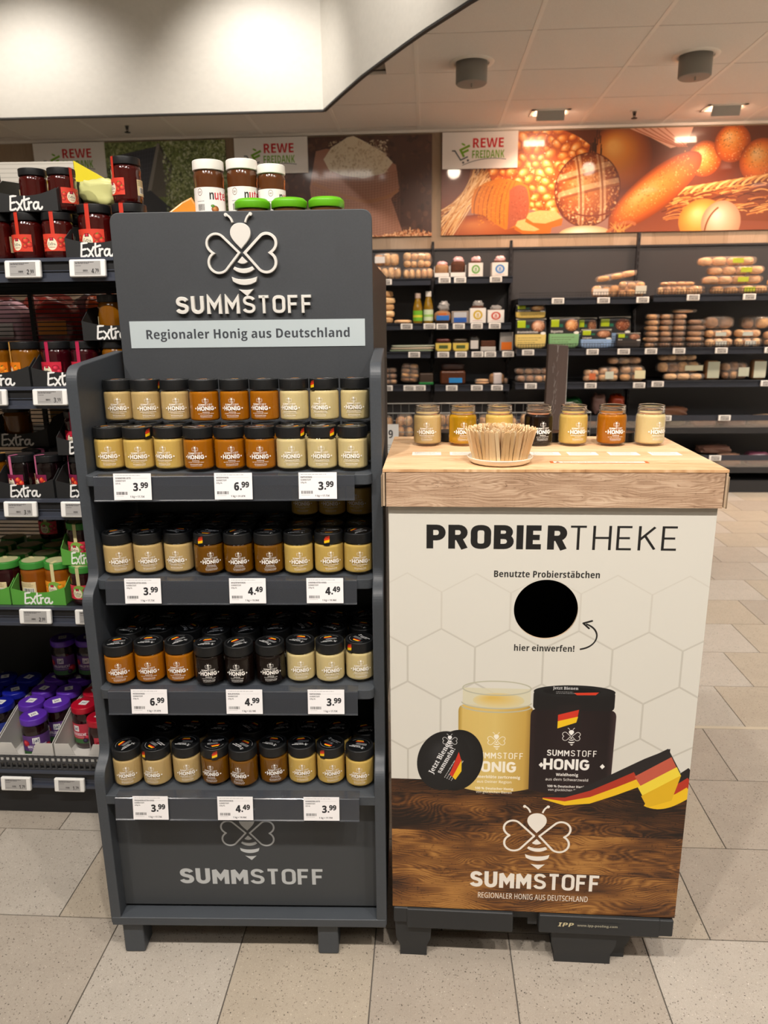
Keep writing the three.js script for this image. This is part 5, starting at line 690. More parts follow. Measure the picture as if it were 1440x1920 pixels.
// own-brand fruit jars with coloured lids in white cartons on the lowest shelf
{
  const geo = lathe([[0, 0.001], [0.03, 0], [0.035, 0.004], [0.0365, 0.014], [0.0365, 0.085], [0.0355, 0.095], [0.033, 0.104], [0.0325, 0.112]], 32), lid = lathe([[0, 0.131], [0.031, 0.131], [0.0315, 0.13], [0.0345, 0.1305], [0.0368, 0.128], [0.037, 0.114], [0.0355, 0.111], [0.032, 0.111]], 36);
  const stT = canvas(128, 128, (c) => { c.fillStyle = '#f2f1ee'; c.fillRect(0, 0, 128, 128); text(c, 'ja!', 64, 86, 66, { align: 'center', bold: true, color: '#1b2a5c' }); }), stM = M('#ffffff', 0.4, { map: stT }), stG = bx(-0.0115, 0.0115, 0, 0.0003, -0.0115, 0.0115);
  { const p = stG.attributes.position, u = stG.attributes.uv; for (let k = 0; k < p.count; k++) u.setXY(k, (p.getX(k) + 0.0115) / 0.023, 0.5 - p.getZ(k) / 0.023); }
  const lab = (bg, name, f) => canvas(384, 256, (c, w, h) => { c.fillStyle = bg; c.fillRect(0, 0, w, h); c.fillStyle = '#3c6a3a'; c.fillRect(0, 196, w, 60); ball(c, 60, 96, 46, 42, f); ball(c, 330, 180, 50, 44, f); ball(c, 300, 220, 32, 30, ['#5a4a78', '#2a2040', '#140c20']); c.fillStyle = '#f2f1ee'; c.fillRect(146, 26, 84, 74); text(c, 'ja!', 188, 82, 56, { align: 'center', bold: true, color: '#1b2a5c' }); text(c, name, 192, 156, 48, { align: 'center', bold: true, sx: 0.72, color: '#f2eef2' }); tinyLines(c, 90, 172, 200, 1, 9, 5, '#ddd'); });
  const K = { purple: ['#5a2ea8', '#1a0408', lab('#5c3a7c', 'WALDFRUCHT', ['#f06a70', '#d02f40', '#8f1320'])], blue: ['#141c8c', '#12060c', lab('#2a3a8c', 'HEIDELBEERE', ['#6a7ac0', '#34408c', '#141c50'])], red: ['#b3122a', '#26040a', lab('#c03a4a', 'SAUERKIRSCHE', ['#f0506a', '#b01830', '#5c0814'])] }, made = {};
  const jar = (k, label, pos, turn = 0) => { let g; if (!made[k]) { const [lc, bc, map] = K[k]; g = made[k] = thing('fruit_spread_jar', label, 'jam jar', pos, turn, 'fruit spread jars with coloured lids'); part('glass', geo, M(bc, 0.1, { clearcoat: 0.6 }), g); part('label', arcPatch(0.037, 0.02, 0.082, -1.2, 1.2, 16), M('#ffffff', 0.45, { map }), g); const l = part('lid', lid, M(lc, 0.3), g); part('lid_sticker', stG, stM, l, [0, 0.1312, 0], [0, 0.3, 0]); } else g = copy(made[k], label, pos, turn); return g; };
  const y = 0.1475;
  jar('purple', 'purple-lidded jar standing foremost in the white carton', [-1.116, y, -1.816], 0.5);
  for (const [k, list] of [['purple', [[-1.163, -1.893], [-1.086, -1.893], [-1.164, -1.97], [-1.087, -1.97], [-1.164, -2.047], [-1.087, -2.047]]], ['blue', [[-1.25, -1.88], [-1.25, -1.96], [-1.25, -2.04], [-1.328, -2.04], [-1.328, -1.96]]], ['red', [[-1.0, -1.885], [-1.0, -1.962], [-0.921, -1.815], [-0.921, -1.892], [-1.0, -2.04]]]]) list.forEach(([x, z], i) => jar(k, `${k}-lidded jar, ${ORD[i]} counted from the front among the ${k} ones behind`, [x, y, z], i * 0.7 - 0.4));
  for (const [x, z, w] of [[-1.13, -2.05, 'left'], [-1.052, -2.055, 'right']]) jar('purple', `purple-lidded jar stacked in the dark at the back, ${w} one`, [x, y + 0.1316, z], 0.1);
  const cardT = canvas(512, 256, (c, w, h) => { c.fillStyle = '#cfccc6'; c.fillRect(0, 0, w, h); speckle(c, 900, 0, 0, w, h, ['#c4c1ba', '#d9d6d0'], 0.5, 2, 4); tinyLines(c, 130, 206, 150, 2, 11, 5, '#8c8a86'); barcode(c, 330, 200, 100, 36, 4); text(c, 'ja!', 30, 240, 60, { bold: true, color: '#1b2a5c' }); c.fillStyle = '#9c9994'; c.fillRect(0, 120, w, 2); }), cm = M('#ffffff', 0.8, { map: cardT }), ci = M('#cbc8c2', 0.85);
  for (const [x0, x1, w] of [[-1.205, -1.045, 'left'], [-1.04, -0.88, 'right'], [-1.37, -1.21, 'outermost left']]) {
    const g = thing('carton_tray', `white cardboard carton holding fruit jars on the lowest jam shelf, ${w} one`, 'carton', [(x0 + x1) / 2, 0.1452, -1.768], 0, 'white cartons on the lowest jam shelf'), W = x1 - x0, s = shapeOf([[-W / 2, 0], [W / 2, 0], [W / 2, 0.07], [W * 0.2, 0.07], [W * 0.1, 0.035], [-W * 0.14, 0.035], [-W * 0.24, 0.07], [-W / 2, 0.07]]);
    part('front', planar(extrude(s, 0.0015), -W / 2, 0, W, 0.07), cm, g, [0, 0, -0.002]); const sd = shapeOf([[0.002, 0], [0.33, 0], [0.33, 0.12], [0.12, 0.115], [0.002, 0.07]]); for (const e of [-W / 2, W / 2 - 0.0015]) part('side', extrude(sd, 0.0015).rotateY(Math.PI / 2), ci, g, [e, 0, 0]); part('bottom', bx(-W / 2, W / 2, 0, 0.0015, -0.33, -0.002), ci, g);
  }
}
// on the top shelf behind the emblem board: hazelnut spread, green-lidded jars, bags and a carton
{
  const nutT = canvas(768, 256, (c, w, h) => { c.fillStyle = '#efebe6'; c.fillRect(0, 0, w, h); text(c, 'n', 395, 118, 120, { bold: true, color: '#1b1a1a' }); text(c, 'utella', 462, 118, 120, { bold: true, color: '#c8202c' }); tinyLines(c, 20, 20, 70, 14, 15, 5, '#999'); barcode(c, 232, 160, 100, 62, 6); tinyLines(c, 220, 130, 120, 1, 9, 5, '#555'); ball(c, 470, 210, 50, 34, ['#d8a060', '#a8642c', '#6a3512']); ball(c, 440, 180, 26, 14, ['#7ab04a', '#4d8a22', '#2c5a12']); c.strokeStyle = '#6a4030'; c.lineWidth = 5; c.beginPath(); c.arc(272, 46, 32, 0, 7); c.stroke(); tinyLines(c, 252, 40, 40, 2, 10, 5, '#6a4030'); });
  const body = lathe([[0, 0.001], [0.031, 0], [0.0352, 0.004], [0.0362, 0.012], [0.0362, 0.066], [0.0352, 0.074], [0.0365, 0.088], [0.0362, 0.096], [0.034, 0.103], [0.032, 0.108]], 36), cap = lathe([[0, 0.128], [0.0355, 0.128], [0.0372, 0.126], [0.0374, 0.107], [0.0365, 0.1055], [0.032, 0.1055]], 40), bm = M('#5a3218', 0.12, { clearcoat: 0.6 }), cp = M('#eeeae2', 0.5), lm = M('#ffffff', 0.45, { map: nutT });
  // base row that carries them: white cartons
  const crate = M('#c9c2b6', 0.8);
  solo('shelf_carton', bx(-0.61, -0.155, 0, 0.098, -0.11, 0, 0.002), crate, 'plain carton on the top jam shelf, hidden behind the emblem board', 'carton', [0, 1.5, -1.845]); let src;
  for (const [x, z, dy, t, w] of [[-0.528, -1.89, 0, 0.25, 'left'], [-0.446, -1.89, 0, 0.32, 'middle'], [-0.375, -1.89, -0.012, 0.75, 'right']]) { const label = `hazelnut spread jar with white lid above the emblem board, ${w} of three`, pos = [x, 1.5985 + dy * 0, z], s = w === 'right' ? 0.9 : 1; let g; if (!src) { g = src = thing('hazelnut_spread_jar', label, 'jar', pos, t, 'white-lidded spread jars'); part('glass', body, bm, g); part('label', arcPatch(0.0366, 0.006, 0.066, -1.9, 1.9, 26), lm, g); part('lid', cap, cp, g); } else g = copy(src, label, pos, t); g.scale.set(s, s, s); g.rotation.y = t - 0.1; }
  const gl = lathe([[0, 0.125], [0.034, 0.125], [0.0355, 0.1235], [0.0405, 0.1195], [0.0415, 0.117], [0.0412, 0.104], [0.037, 0.103]], 60), gb = lathe([[0, 0], [0.036, 0], [0.04, 0.004], [0.04, 0.095], [0.036, 0.103]], 32); let s2;
  for (const [x, w] of [[-0.404, 'left'], [-0.318, 'middle'], [-0.232, 'right']]) { const label = `light green screw lid jar peeking over the emblem board, ${w} of three`, pos = [x, 1.5, -1.8]; let g; if (!s2) { g = s2 = thing('green_lid_jar', label, 'jar', pos, 0, 'green-lidded jars behind the emblem board'); part('glass', gb, M('#5a3a1c', 0.2), g); part('lid', gl, M('#5fae14', 0.4), g); } else copy(s2, label, pos, 0.4); }
  const film = M('#d88a2c', 0.3, { clearcoat: 0.4 }); const ob = solo('snack_bag', extrude(shapeOf([[-0.045, 0], [0.05, 0], [0.042, 0.03], [0.032, 0.048], [0.008, 0.036], [-0.02, 0.016]]), 0.02, 0.004), film, 'orange and white snack bag corner above the emblem board', 'bag', [-0.605, 1.5985, -1.89], 0.2);
  // carton with yellow side and pale bag
  const c1 = thing('shipping_carton', 'white corrugated carton with bright yellow side on the top jam shelf', 'carton', [-0.985, 1.7035, -1.9], 0.05); const ribT = canvas(128, 128, (c, w, h) => { c.fillStyle = '#cfcac0'; c.fillRect(0, 0, w, h); c.fillStyle = '#b9b4aa'; for (let i = 0; i < 16; i++) c.fillRect(0, i * 8, w, 2); }, { repeat: 6 });
  c1.position.set(-1.0, 1.6062, -1.985); part('wall', metric(bx(-0.2, 0.095, 0, 0.15, -0.2, 0, 0.001)), M('#ffffff', 0.8, { map: ribT }), c1); part('flap', bx(-0.2, 0.03, 0.151, 0.153, -0.12, -0.02), M('#a8977c', 0.85), c1, null, [0, 0, 0]);
  const yT = canvas(256, 256, (c, w, h) => { c.fillStyle = '#ead80e'; c.fillRect(0, 0, w, h); c.fillStyle = '#f3f2ee'; c.beginPath(); c.roundRect(70, 120, 130, 70, 16); c.fill(); text(c, 'reis-fit', 80, 172, 40, { bold: true, sx: 0.85, color: '#2a5a4c' }); });
  part('side_print', extrude(shapeOf([[0, 0], [0.13, 0], [0.125, 0.03], [0.075, 0.085], [0, 0.125]]), 0.002), M('#ffffff', 0.55, { map: (yT.repeat.set(7.4, 7.4), yT.wrapS = yT.wrapT = THREE.ClampToEdgeWrapping, yT) }), c1, [0.096, 0.026, 0.0], [0, 0.35, 0]);
  const pb = M('#cfcf8a', 0.4, { clearcoat: 0.3 }); solo('rice_bag', lump(0.12, 0.075, 0.06, 0.35, 2.5, 4, 0.6), pb, 'pale yellow plastic bag leaning beside the yellow carton', 'bag', [-0.8, 1.6228, -1.9], -0.2);
  solo('shelf_carton', bx(-0.15, 0.11, 0, 0.12, -0.1, 0.02, 0.002), crate, 'plain carton in the shadow under the pale yellow bag', 'carton', [-0.87, 1.5, -1.95]);
}
// goods on the far side, seen through the wire back
{
  for (let i = 0; i < 7; i++) solo('crisp_bag', lump(0.17, 0.215, 0.08, 0.2, 2, i + 20, 0.5), M(['#4a0f0c', '#6a1a10', '#3a0c10', '#7a2a12', '#54120e', '#641c18', '#3f1010'][i], 0.3, { clearcoat: 0.4 }), `dark red bag in the rear row behind the wire back, ${ORD[i]} from left`, 'bag', [-1.42 + i * 0.165, 1.2405, -2.46], 0, 'rear row of red bags');
  const cols = ['#b8481c', '#8c1a10', '#c05a20', '#74140e', '#d8a8b4', '#a83218', '#5c1410'];
  [[-1.33, 0.15, 0.19], [-1.165, 0.15, 0.2], [-1.0, 0.15, 0.21], [-0.84, 0.15, 0.2], [-0.68, 0.14, 0.2], [-0.53, 0.14, 0.18]].forEach(([x, w, h], i) => { const g = thing('crisp_bag', `${['pink', 'dark red', 'orange', 'red', 'rust orange', 'maroon'][i]} snack bag seen through the wire back of the jam shelving`, 'bag', [x, 1.2405, -2.335], (i % 3 - 1) * 0.08); part('bag', lump(w, h, 0.09, 0.22, 2.2, i + 2, 0.55), M(cols[[4, 1, 0, 3, 2, 6][i]], 0.25, { clearcoat: 0.5 }), g); part('print', bx(-w * 0.3, w * 0.3, h * 0.4, h * 0.62, 0.042, 0.046, 0.001), M(['#e8dcd8', '#e0862a', '#f0a040', '#a83018', '#d8c080', '#c8641c'][i], 0.35), g); });
  [[-1.15, '#b08a3c'], [-1.0, '#9c6a3c'], [-0.86, '#c0a860']].forEach(([x, k], i) => solo('cereal_box', box(0.12, 0.15, 0.05, 0.002).translate(0, 0.075, 0), M(k, 0.6), `${['yellow', 'brown', 'straw coloured'][i]} box seen through the wire back, third jam shelf`, 'box', [x, 1.0003, -2.32]));
}

// ---------------------------------------------------------------- the bread shelving along the back wall
const BZ = WALLZ + 0.04, FA = -5.97, FC = -5.85;
const film = M('#f6efe8', 0.22, { transmission: 0.9, thickness: 0, ior: 1.45 });
const crustT = pixels(256, 256, (x, y) => { const v = fbm(x / 22, y / 22), k = 0.82 + v * 0.36; return [236 * k, 212 * k, 176 * k]; }), crumbT = pixels(128, 128, (x, y) => { const k = 0.7 + 0.5 * fbm(x / 5, y / 5); return [150 * k, 105 * k, 70 * k]; });
const crust = (c) => M(c, 0.65, { map: crustT }), PALE = crust('#fff2de'), GOLD = crust('#f2d8b0'), TAN = crust('#d8bfa4'), BROWN = crust('#a48872'), RYE = M('#8a6a4c', 0.8, { map: crumbT }), PINKY = crust('#fbe4d2');
const units = {};
{
  const steel = M('#323338', 0.38, { metalness: 0.2 }), panel = M('#3c3d41', 0.42), shelfDark = M('#202124', 0.5), edgeM = M('#3a3e48', 0.32, { metalness: 0.35 });
  const bays = [['A', -1.05, 0.06, FA, [1.677, 1.34, 1.121, 0.861], 'leftmost, beside the honey stand'], ['B', 0.06, 0.69, FA, [1.684, 1.337, 1.12, 0.858], 'narrow, below the seam of the pictures'], ['C', 0.69, 1.7, FC, [1.515, 1.136, 0.88], 'with the printed pouches'], ['D', 1.7, 3.3, FC, [1.527, 1.137, 0.888], 'rightmost, with the stacked flatbreads']];
  for (const [k, x0, x1, zf, ys, say] of bays) {
    const g = units[k] = thing('bread_shelving', `dark metal bread shelving bay, ${say}`, 'shelving', [0, 0, 0], 0, 'bread shelving bays along the back wall');
    part('back_panel', bx(x0 + 0.001, x1 - 0.001, 0.1, 1.925, BZ - 0.036, BZ - 0.016), panel, g); part('top_rail', bx(x0 + 0.001, x1 - 0.001, 1.915, 1.93, BZ - 0.036, BZ - 0.004), steel, g); part('plinth', bx(x0 + 0.001, x1 - 0.001, 0, 0.1, BZ - 0.03, FC - 0.02), shelfDark, g);
    const up = part('upright', bx(x1 - 0.024, x1 - 0.002, 0.1, k === 'D' || k === 'C' ? 2.02 : 1.98, BZ - 0.016, BZ + 0.03, 0.002), steel, g), slots = []; for (let y = 0.2; y < 1.97; y += 0.05) slots.push(bx(x1 - 0.0165, x1 - 0.0095, y, y + 0.028, BZ + 0.0302, BZ + 0.0308)); part('slots', merge(slots), M('#060606', 0.9), up).userData.kind = 'stuff';
    for (const y of ys) {
      const s = part('shelf', bx(x0 + 0.004, x1 - 0.03, y - 0.03, y, BZ - 0.014, zf - 0.002), shelfDark, g); part('price_channel', merge([bx(x0 + 0.004, x1 - 0.03, y - 0.046, y + 0.001, zf - 0.002, zf + 0.002), bx(x0 + 0.004, x1 - 0.03, y - 0.048, y - 0.04, zf, zf + 0.012), bx(x0 + 0.004, x1 - 0.03, y - 0.004, y + 0.003, zf, zf + 0.012)]), edgeM, s);
      for (const e of [x0 + 0.006, x1 - 0.034]) part('bracket', extrude(shapeOf([[0, -0.03], [0.3, -0.03], [0.3, -0.045], [0, -0.11]]), 0.003).rotateY(-Math.PI / 2).translate(e, y, BZ - 0.01), shelfDark, s);
      if (zf === FC && y > 1) { const wr = [bx(x0 + 0.01, x1 - 0.034, y + 0.038, y + 0.041, zf - 0.006, zf - 0.003), bx(x0 + 0.01, x1 - 0.034, y + 0.018, y + 0.0205, zf - 0.006, zf - 0.003)]; for (let x = x0 + 0.012; x < x1 - 0.034; x += 0.021) wr.push(bx(x, x + 0.0022, y, y + 0.04, zf - 0.0065, zf - 0.0035)); part('wire_front', merge(wr), shelfDark, s).userData.kind = 'stuff'; }
    }
    if (k === 'C' || k === 'D') for (const y of [0.52, 0.205]) {   // deep bins with clear fronts
      const s = part('bin', merge([bx(x0 + 0.004, x1 - 0.03, y - 0.03, y, BZ - 0.014, FC), bx(x0 + 0.004, x1 - 0.03, y - 0.04, y + 0.006, FC, FC + 0.006)]), shelfDark, g); part('price_channel', bx(x0 + 0.004, x1 - 0.03, y + 0.06, y + 0.103, FC, FC + 0.006), edgeM, s); part('clear_front', bx(x0 + 0.004, x1 - 0.03, y + 0.006, y + 0.06, FC + 0.001, FC + 0.004), film, s);
    }
  }
  const T = (x, y, z, cell, label) => priceTag([x, y, z + 0.018], cell, label, 'electronic tags on the bread shelving', 1.08, 0);
  const tags = { A: [[1.655, [-0.32], 1], [1.318, [-0.16, 0.02], 1], [1.1, [-0.1], 1], [0.838, [-0.32, -0.14, -0.055], 1]], B: [[1.662, [0.135, 0.255, 0.53], 1], [1.315, [0.12, 0.25, 0.39, 0.53], 1], [1.098, [0.13, 0.27, 0.4, 0.5, 0.64], 1], [0.836, [0.2, 0.4, 0.56], 1]], C: [[1.493, [0.99, 1.33, 1.62], 1], [1.114, [0.78, 1.0, 1.27, 1.505], 1], [0.858, [0.81, 1.27, 1.64], 1], [0.602, [0.8, 1.2], 1]], D: [[1.505, [1.99, 2.4], 1], [1.115, [1.71, 1.92, 2.235, 2.6], 1], [0.866, [1.78, 2.6], 1], [0.602, [1.86, 2.31], 1], [0.287, [2.27], 1]] }, nm = ['top', 'second', 'third', 'fourth', 'lowest'];
  const bn = { A: 'leftmost', B: 'narrow', C: 'pouch', D: 'rightmost' }; let c = 0;
  for (const [k, rows] of Object.entries(tags)) rows.forEach(([y, xs], i) => xs.forEach((x, j) => T(x, y, k < 'C' ? FA : FC, (c++ * 3) % 8, `small price tag, ${ORD[j]} from left, ${nm[i]} edge of the ${bn[k]} bread bay`)));
}

// packaged goods
const bagFilm = (w, h, d, seed) => lump(w, h, d, 0.07, 3, seed, 0.5, 20, 12);
// clear bag of rolls: rows of rolls inside a film
function rollBag(label, x, y, z, w, h, d, nx, ny, mat, turn = 0, paper) {
  const g = thing('roll_bag', label, 'bag of rolls', [x, y + 0.0003, z], turn, 'bags of rolls and buns'), rw = w * 0.92 / nx, rh = h * 0.93 / ny, q = rng(((x + 9) * 977 + y * 331) | 0), geo = lump(rw * 1.02, rh * 1.04, d * 0.9, 0.08, 2.4, (nx * 3 + ny) | 0, 0.8, 14, 10);
  const kin = mat === PALE ? [PALE, PINKY, PALE] : mat === PINKY ? [PINKY, GOLD, PINKY] : mat === TAN ? [TAN, BROWN, GOLD] : [mat, mat, TAN]; for (let j = 0; j < ny; j++) for (let i = 0; i < nx; i++) { const e = 0.84 + q() * 0.16, m = part('roll', geo, kin[(q() * 3) | 0], g, [-w * 0.46 + (i + 0.5) * rw + (q() - 0.5) * rw * 0.12, h * 0.035 + j * rh, (q() - 0.5) * d * 0.08], [0, (q() - 0.5) * 0.8, nx > 2 || ny > 2 ? (q() - 0.5) * 0.08 : 0]); m.scale.set(e, e * (0.92 + q() * 0.1), 0.82 + q() * 0.14); }
  part('film', bagFilm(w * 0.99, h * 0.995, d, nx + ny), film, g);
  if (paper) part('paper_label', bx(-w * 0.2, w * 0.2, h * 0.2, h * 0.68, 0, 0.002).translate(w * paper[0], 0, d * 0.53), M(paper[1], 0.5), g); return g;
}
const podT = {}; // printed pouches
function pouch(label, x, y, z, w, h, d, cols, o = {}) {
  const key = cols.join(), map = podT[key] ??= canvas(256, 256, (c, W, H) => { c.fillStyle = '#2b2c2e'; c.fillRect(0, 0, W, 132); c.fillStyle = cols[0]; c.fillRect(0, 132, W, 124); c.fillStyle = '#a9c01c'; c.fillRect(14, 14, 66, 62); c.fillStyle = '#1f6a52'; c.fillRect(84, 52, 28, 26); ball(c, 184, 62, 56, 50, [cols[1], cols[2], '#6a3a20']); speckle(c, 60, 140, 20, 90, 84, [cols[1], '#f3d8b8', cols[2]], 1, 6, 5); text(c, cols[3], 14, 122, 26, { bold: true, sx: 0.8, color: '#e8e6e0' }); tinyLines(c, 20, 160, 200, 4, 20, 5, 'rgba(80,70,50,.6)'); c.fillStyle = '#efeee8'; c.beginPath(); c.ellipse(226, 124, 22, 12, 0, 0, 7); c.fill(); });
  const g = thing('bread_pouch', label, 'pouch', [x, y + 0.0003, z], o.turn ?? 0, 'printed bread pouches'); part('bag', planar(lump(w, h, d, 0.05, 2.5, 3, 0.3, 28, 18), -w / 2, 0, w, h), M('#ffffff', 0.3, { map, clearcoat: 0.4 }), g); part('seam', bx(-w * 0.48, w * 0.48, h * 0.97, h * 1.02, -0.004, 0.004), M('#b9b4a8', 0.3), g); if (o.lean) g.rotation.x = o.lean; return g;
}
// white carton with a tied bag of bread behind a round emblem
function cartonBread(label, x, y, z, w, hBox, hBag, ring, bagMat, o = {}) {
  const map = canvas(128, 128, (c) => { c.fillStyle = '#e9e6e1'; c.fillRect(0, 0, 128, 128); if (ring) { c.strokeStyle = ring; c.lineWidth = 15; c.beginPath(); c.ellipse(64, 58, 30, 34, 0, 0, 7); c.stroke(); text(c, '8', 64, 78, 50, { align: 'center', bold: true, color: ring }); tinyLines(c, 24, 106, 80, 1, 8, 4, '#c08080'); } });
  const g = thing('boxed_bread', label, 'bread', [x, y + 0.0003, z], o.turn ?? 0, 'breads in white cartons'), d = 0.11; part('carton', merge([bx(-w / 2, w / 2, 0, 0.004, -d, 0), bx(-w / 2, -w / 2 + 0.003, 0, hBox, -d, 0), bx(w / 2 - 0.003, w / 2, 0, hBox, -d, 0), bx(-w / 2, w / 2, 0, hBox * (o.low ?? 1), -0.003, 0)]), M('#e6e3de', 0.6), g); if (ring) part('emblem', new THREE.PlaneGeometry(w * 0.98, hBox * 0.96), M('#ffffff', 0.5, { map }), g, [0, hBox / 2, 0.0006]);
  part('bread', lump(w * 0.9, hBag * 0.8, d * 0.86, 0.06, 3, 5, 0.5), o.bread ?? RYE, g, [0, 0.005, -d / 2]); part('bag_top', lump(w * 0.72, hBag * 0.4, d * 0.5, 0.5, 4.5, (x * 50) | 0, 0.8, 20, 12), bagMat, g, [0.004, hBag * 0.66, -d / 2]); return g;
}
const pinkFoil = M('#e0b4b8', 0.25, { clearcoat: 0.5 }), clearFoil = M('#c8c6c4', 0.18, { transmission: 0.5, thickness: 0 });
{
  const zA = FA - 0.09, zC = FC - 0.1;
  // bays A and B, top shelf
  rollBag('clear bag of pale rolls, lower left one on the top shelf beside the stand', -0.31, 1.677, zA, 0.22, 0.1, 0.12, 4, 1, PALE, 0.1); rollBag('clear bag of pale rolls stacked upper left on the top shelf', -0.315, 1.78, zA, 0.2, 0.1, 0.12, 3, 1, PALE, -0.2, [-0.2, '#e8e4e0']); rollBag('long clear bag of pale rolls, lower right one beside the small cartons', -0.07, 1.677, zA, 0.25, 0.085, 0.12, 5, 1, PALE, 0); rollBag('clear bag of pale rolls stacked upper right beside the slotted upright', -0.075, 1.765, zA - 0.01, 0.23, 0.115, 0.11, 4, 2, PALE, 0.1);
  cartonBread('small dark bread with pink tied bag in low carton, first on the top shelf', 0.115, 1.684, FA - 0.02, 0.118, 0.085, 0.12, null, pinkFoil, { low: 0.4, bread: BROWN }); cartonBread('small dark bread with tall pink tied bag in low carton, second', 0.24, 1.684, FA - 0.02, 0.122, 0.09, 0.15, null, pinkFoil, { low: 0.4, bread: RYE }); cartonBread('bread in white carton with green ring emblem', 0.377, 1.684, FA - 0.02, 0.112, 0.105, 0.15, '#6aa54a', pinkFoil); cartonBread('bread in white carton with blue ring emblem', 0.563, 1.684, FA - 0.02, 0.125, 0.105, 0.15, '#4a86c8', pinkFoil);
  // second shelf
  for (let i = 0; i < 5; i++) solo('flatbread_pack', lump(0.15, 0.052, 0.14, 0.12, 3, i + 3, 0.5), i % 2 ? PALE : TAN, `flat bread pack at the stand edge, ${ORD[i]} from below in its pile`, 'flatbread', [-0.345 + (i % 2) * 0.008, 1.3403 + i * 0.0505, zA], i * 0.3, 'flat bread packs in a pile'); solo('biscuit_pack', lump(0.14, 0.03, 0.1, 0.2, 4, 8, 0.5), PINKY, 'thin crumpled pack lying flat before the bottles', 'pack', [-0.19, 1.3403, zA + 0.02]);
  const bot = lathe([[0, 0], [0.032, 0], [0.0375, 0.004], [0.038, 0.12], [0.036, 0.135], [0.028, 0.17], [0.0215, 0.195], [0.021, 0.205]], 28), cap = lathe([[0, 0.245], [0.021, 0.245], [0.023, 0.243], [0.0235, 0.205], [0.02, 0.204]], 24);
  for (const [x, cc, lc, w] of [[-0.072, '#b9a79c', '#6fb52c', 'pale cap and green label'], [0.012, '#e4e1db', '#cfe0c0', 'white cap and pale label']]) { const g = thing('juice_bottle', `golden juice bottle with ${w}`, 'bottle', [x, 1.3403, FA - 0.06]); g.scale.set(1, w[0] === 'p' ? 0.94 : 1, 1); part('glass', bot, M('#8a6a12', 0.1, { clearcoat: 0.6 }), g); part('cap', cap, M(cc, 0.4), g); part('label', arcPatch(0.0384, 0.02, 0.105, -2, 2, 20), M(lc, 0.5), g); part('label_band', arcPatch(0.0386, 0.05, 0.068, -2, 2, 20), M(w[0] === 'p' ? '#d8ce3a' : '#9ac86a', 0.5), g); }
  { const g = thing('loaf_in_bag', 'round sliced loaf in clear tied bag with blue label', 'bread', [0.125, 1.3373, FA - 0.06]); part('loaf', lump(0.14, 0.1, 0.1, 0.05, 3, 2, 0.75), BROWN, g); part('bag_top', lump(0.1, 0.09, 0.06, 0.5, 5, 3, 0.8), clearFoil, g, [0.005, 0.085, 0]); part('label', bx(-0.05, 0.05, 0.025, 0.062, 0.047, 0.052, 0.001), M('#2f6fc0', 0.4), g); part('picture', bx(-0.035, 0.03, 0.06, 0.082, 0.044, 0.05, 0.001), M('#c06a30', 0.4), g); }
  { const g = thing('crispbread_pack', 'flat crispbread pack with silver and blue print', 'pack', [0.262, 1.3373, FA - 0.05]); part('pack', box(0.138, 0.094, 0.06, 0.006).translate(0, 0.047, 0), M('#8f857c', 0.35), g); part('print', bx(-0.05, 0.05, 0.008, 0.045, 0.03, 0.031), M('#2b5cb0', 0.4), g); part('print', bx(-0.05, 0.05, 0.045, 0.085, 0.03, 0.031), M('#b9bdc4', 0.4), g); }
  cartonBread('bread in white carton with yellow ring emblem and clear tied bag', 0.4, 1.337, FA - 0.02, 0.127, 0.115, 0.165, '#c8a82a', clearFoil); cartonBread('bread in white carton with red ring emblem and clear bag', 0.541, 1.337, FA - 0.02, 0.13, 0.1, 0.13, '#c85a4a', clearFoil);
  // third shelf
  for (let i = 0; i < 3; i++) solo('pizza_base_pack', lump(0.36, 0.018, 0.2, 0.06, 3, i + 4, 0.4), M(['#8a9a80', '#c8b8a0', '#a8b09c'][i], 0.3, { clearcoat: 0.5 }), `thin flat pizza base pack, ${['bottom', 'middle', 'top'][i]} of the pile`, 'pack', [-0.12 + i * 0.006, 1.1213 + i * 0.0176, FA - 0.12], 0.03 * i);
  for (const [x, w] of [[0.132, 'left'], [0.269, 'right']]) { const g = thing('canape_tub', `yellow-labelled plastic bread tub, ${w} one`, 'tub', [x, 1.1203, FA - 0.06]); part('tub', box(0.13, 0.07, 0.09, 0.01).translate(0, 0.035, 0), M('#6a5a3a', 0.4), g); part('label', extrude(shapeOf([[-0.06, 0.02], [-0.045, 0.005], [0.045, 0.005], [0.06, 0.02], [0.062, 0.065], [-0.062, 0.065]]), 0.002), M('#d6bf58', 0.4), g, [0, 0, 0.046]); part('print', bx(-0.035, 0.035, 0.025, 0.05, 0.0485, 0.0495), M('#4a5a2c', 0.5), g); part('cover', lump(0.12, 0.035, 0.08, 0.2, 4, 6, 0.6), M(w === 'left' ? '#5a2a24' : '#3a3228', 0.3), g, [0, 0.068, 0]); }
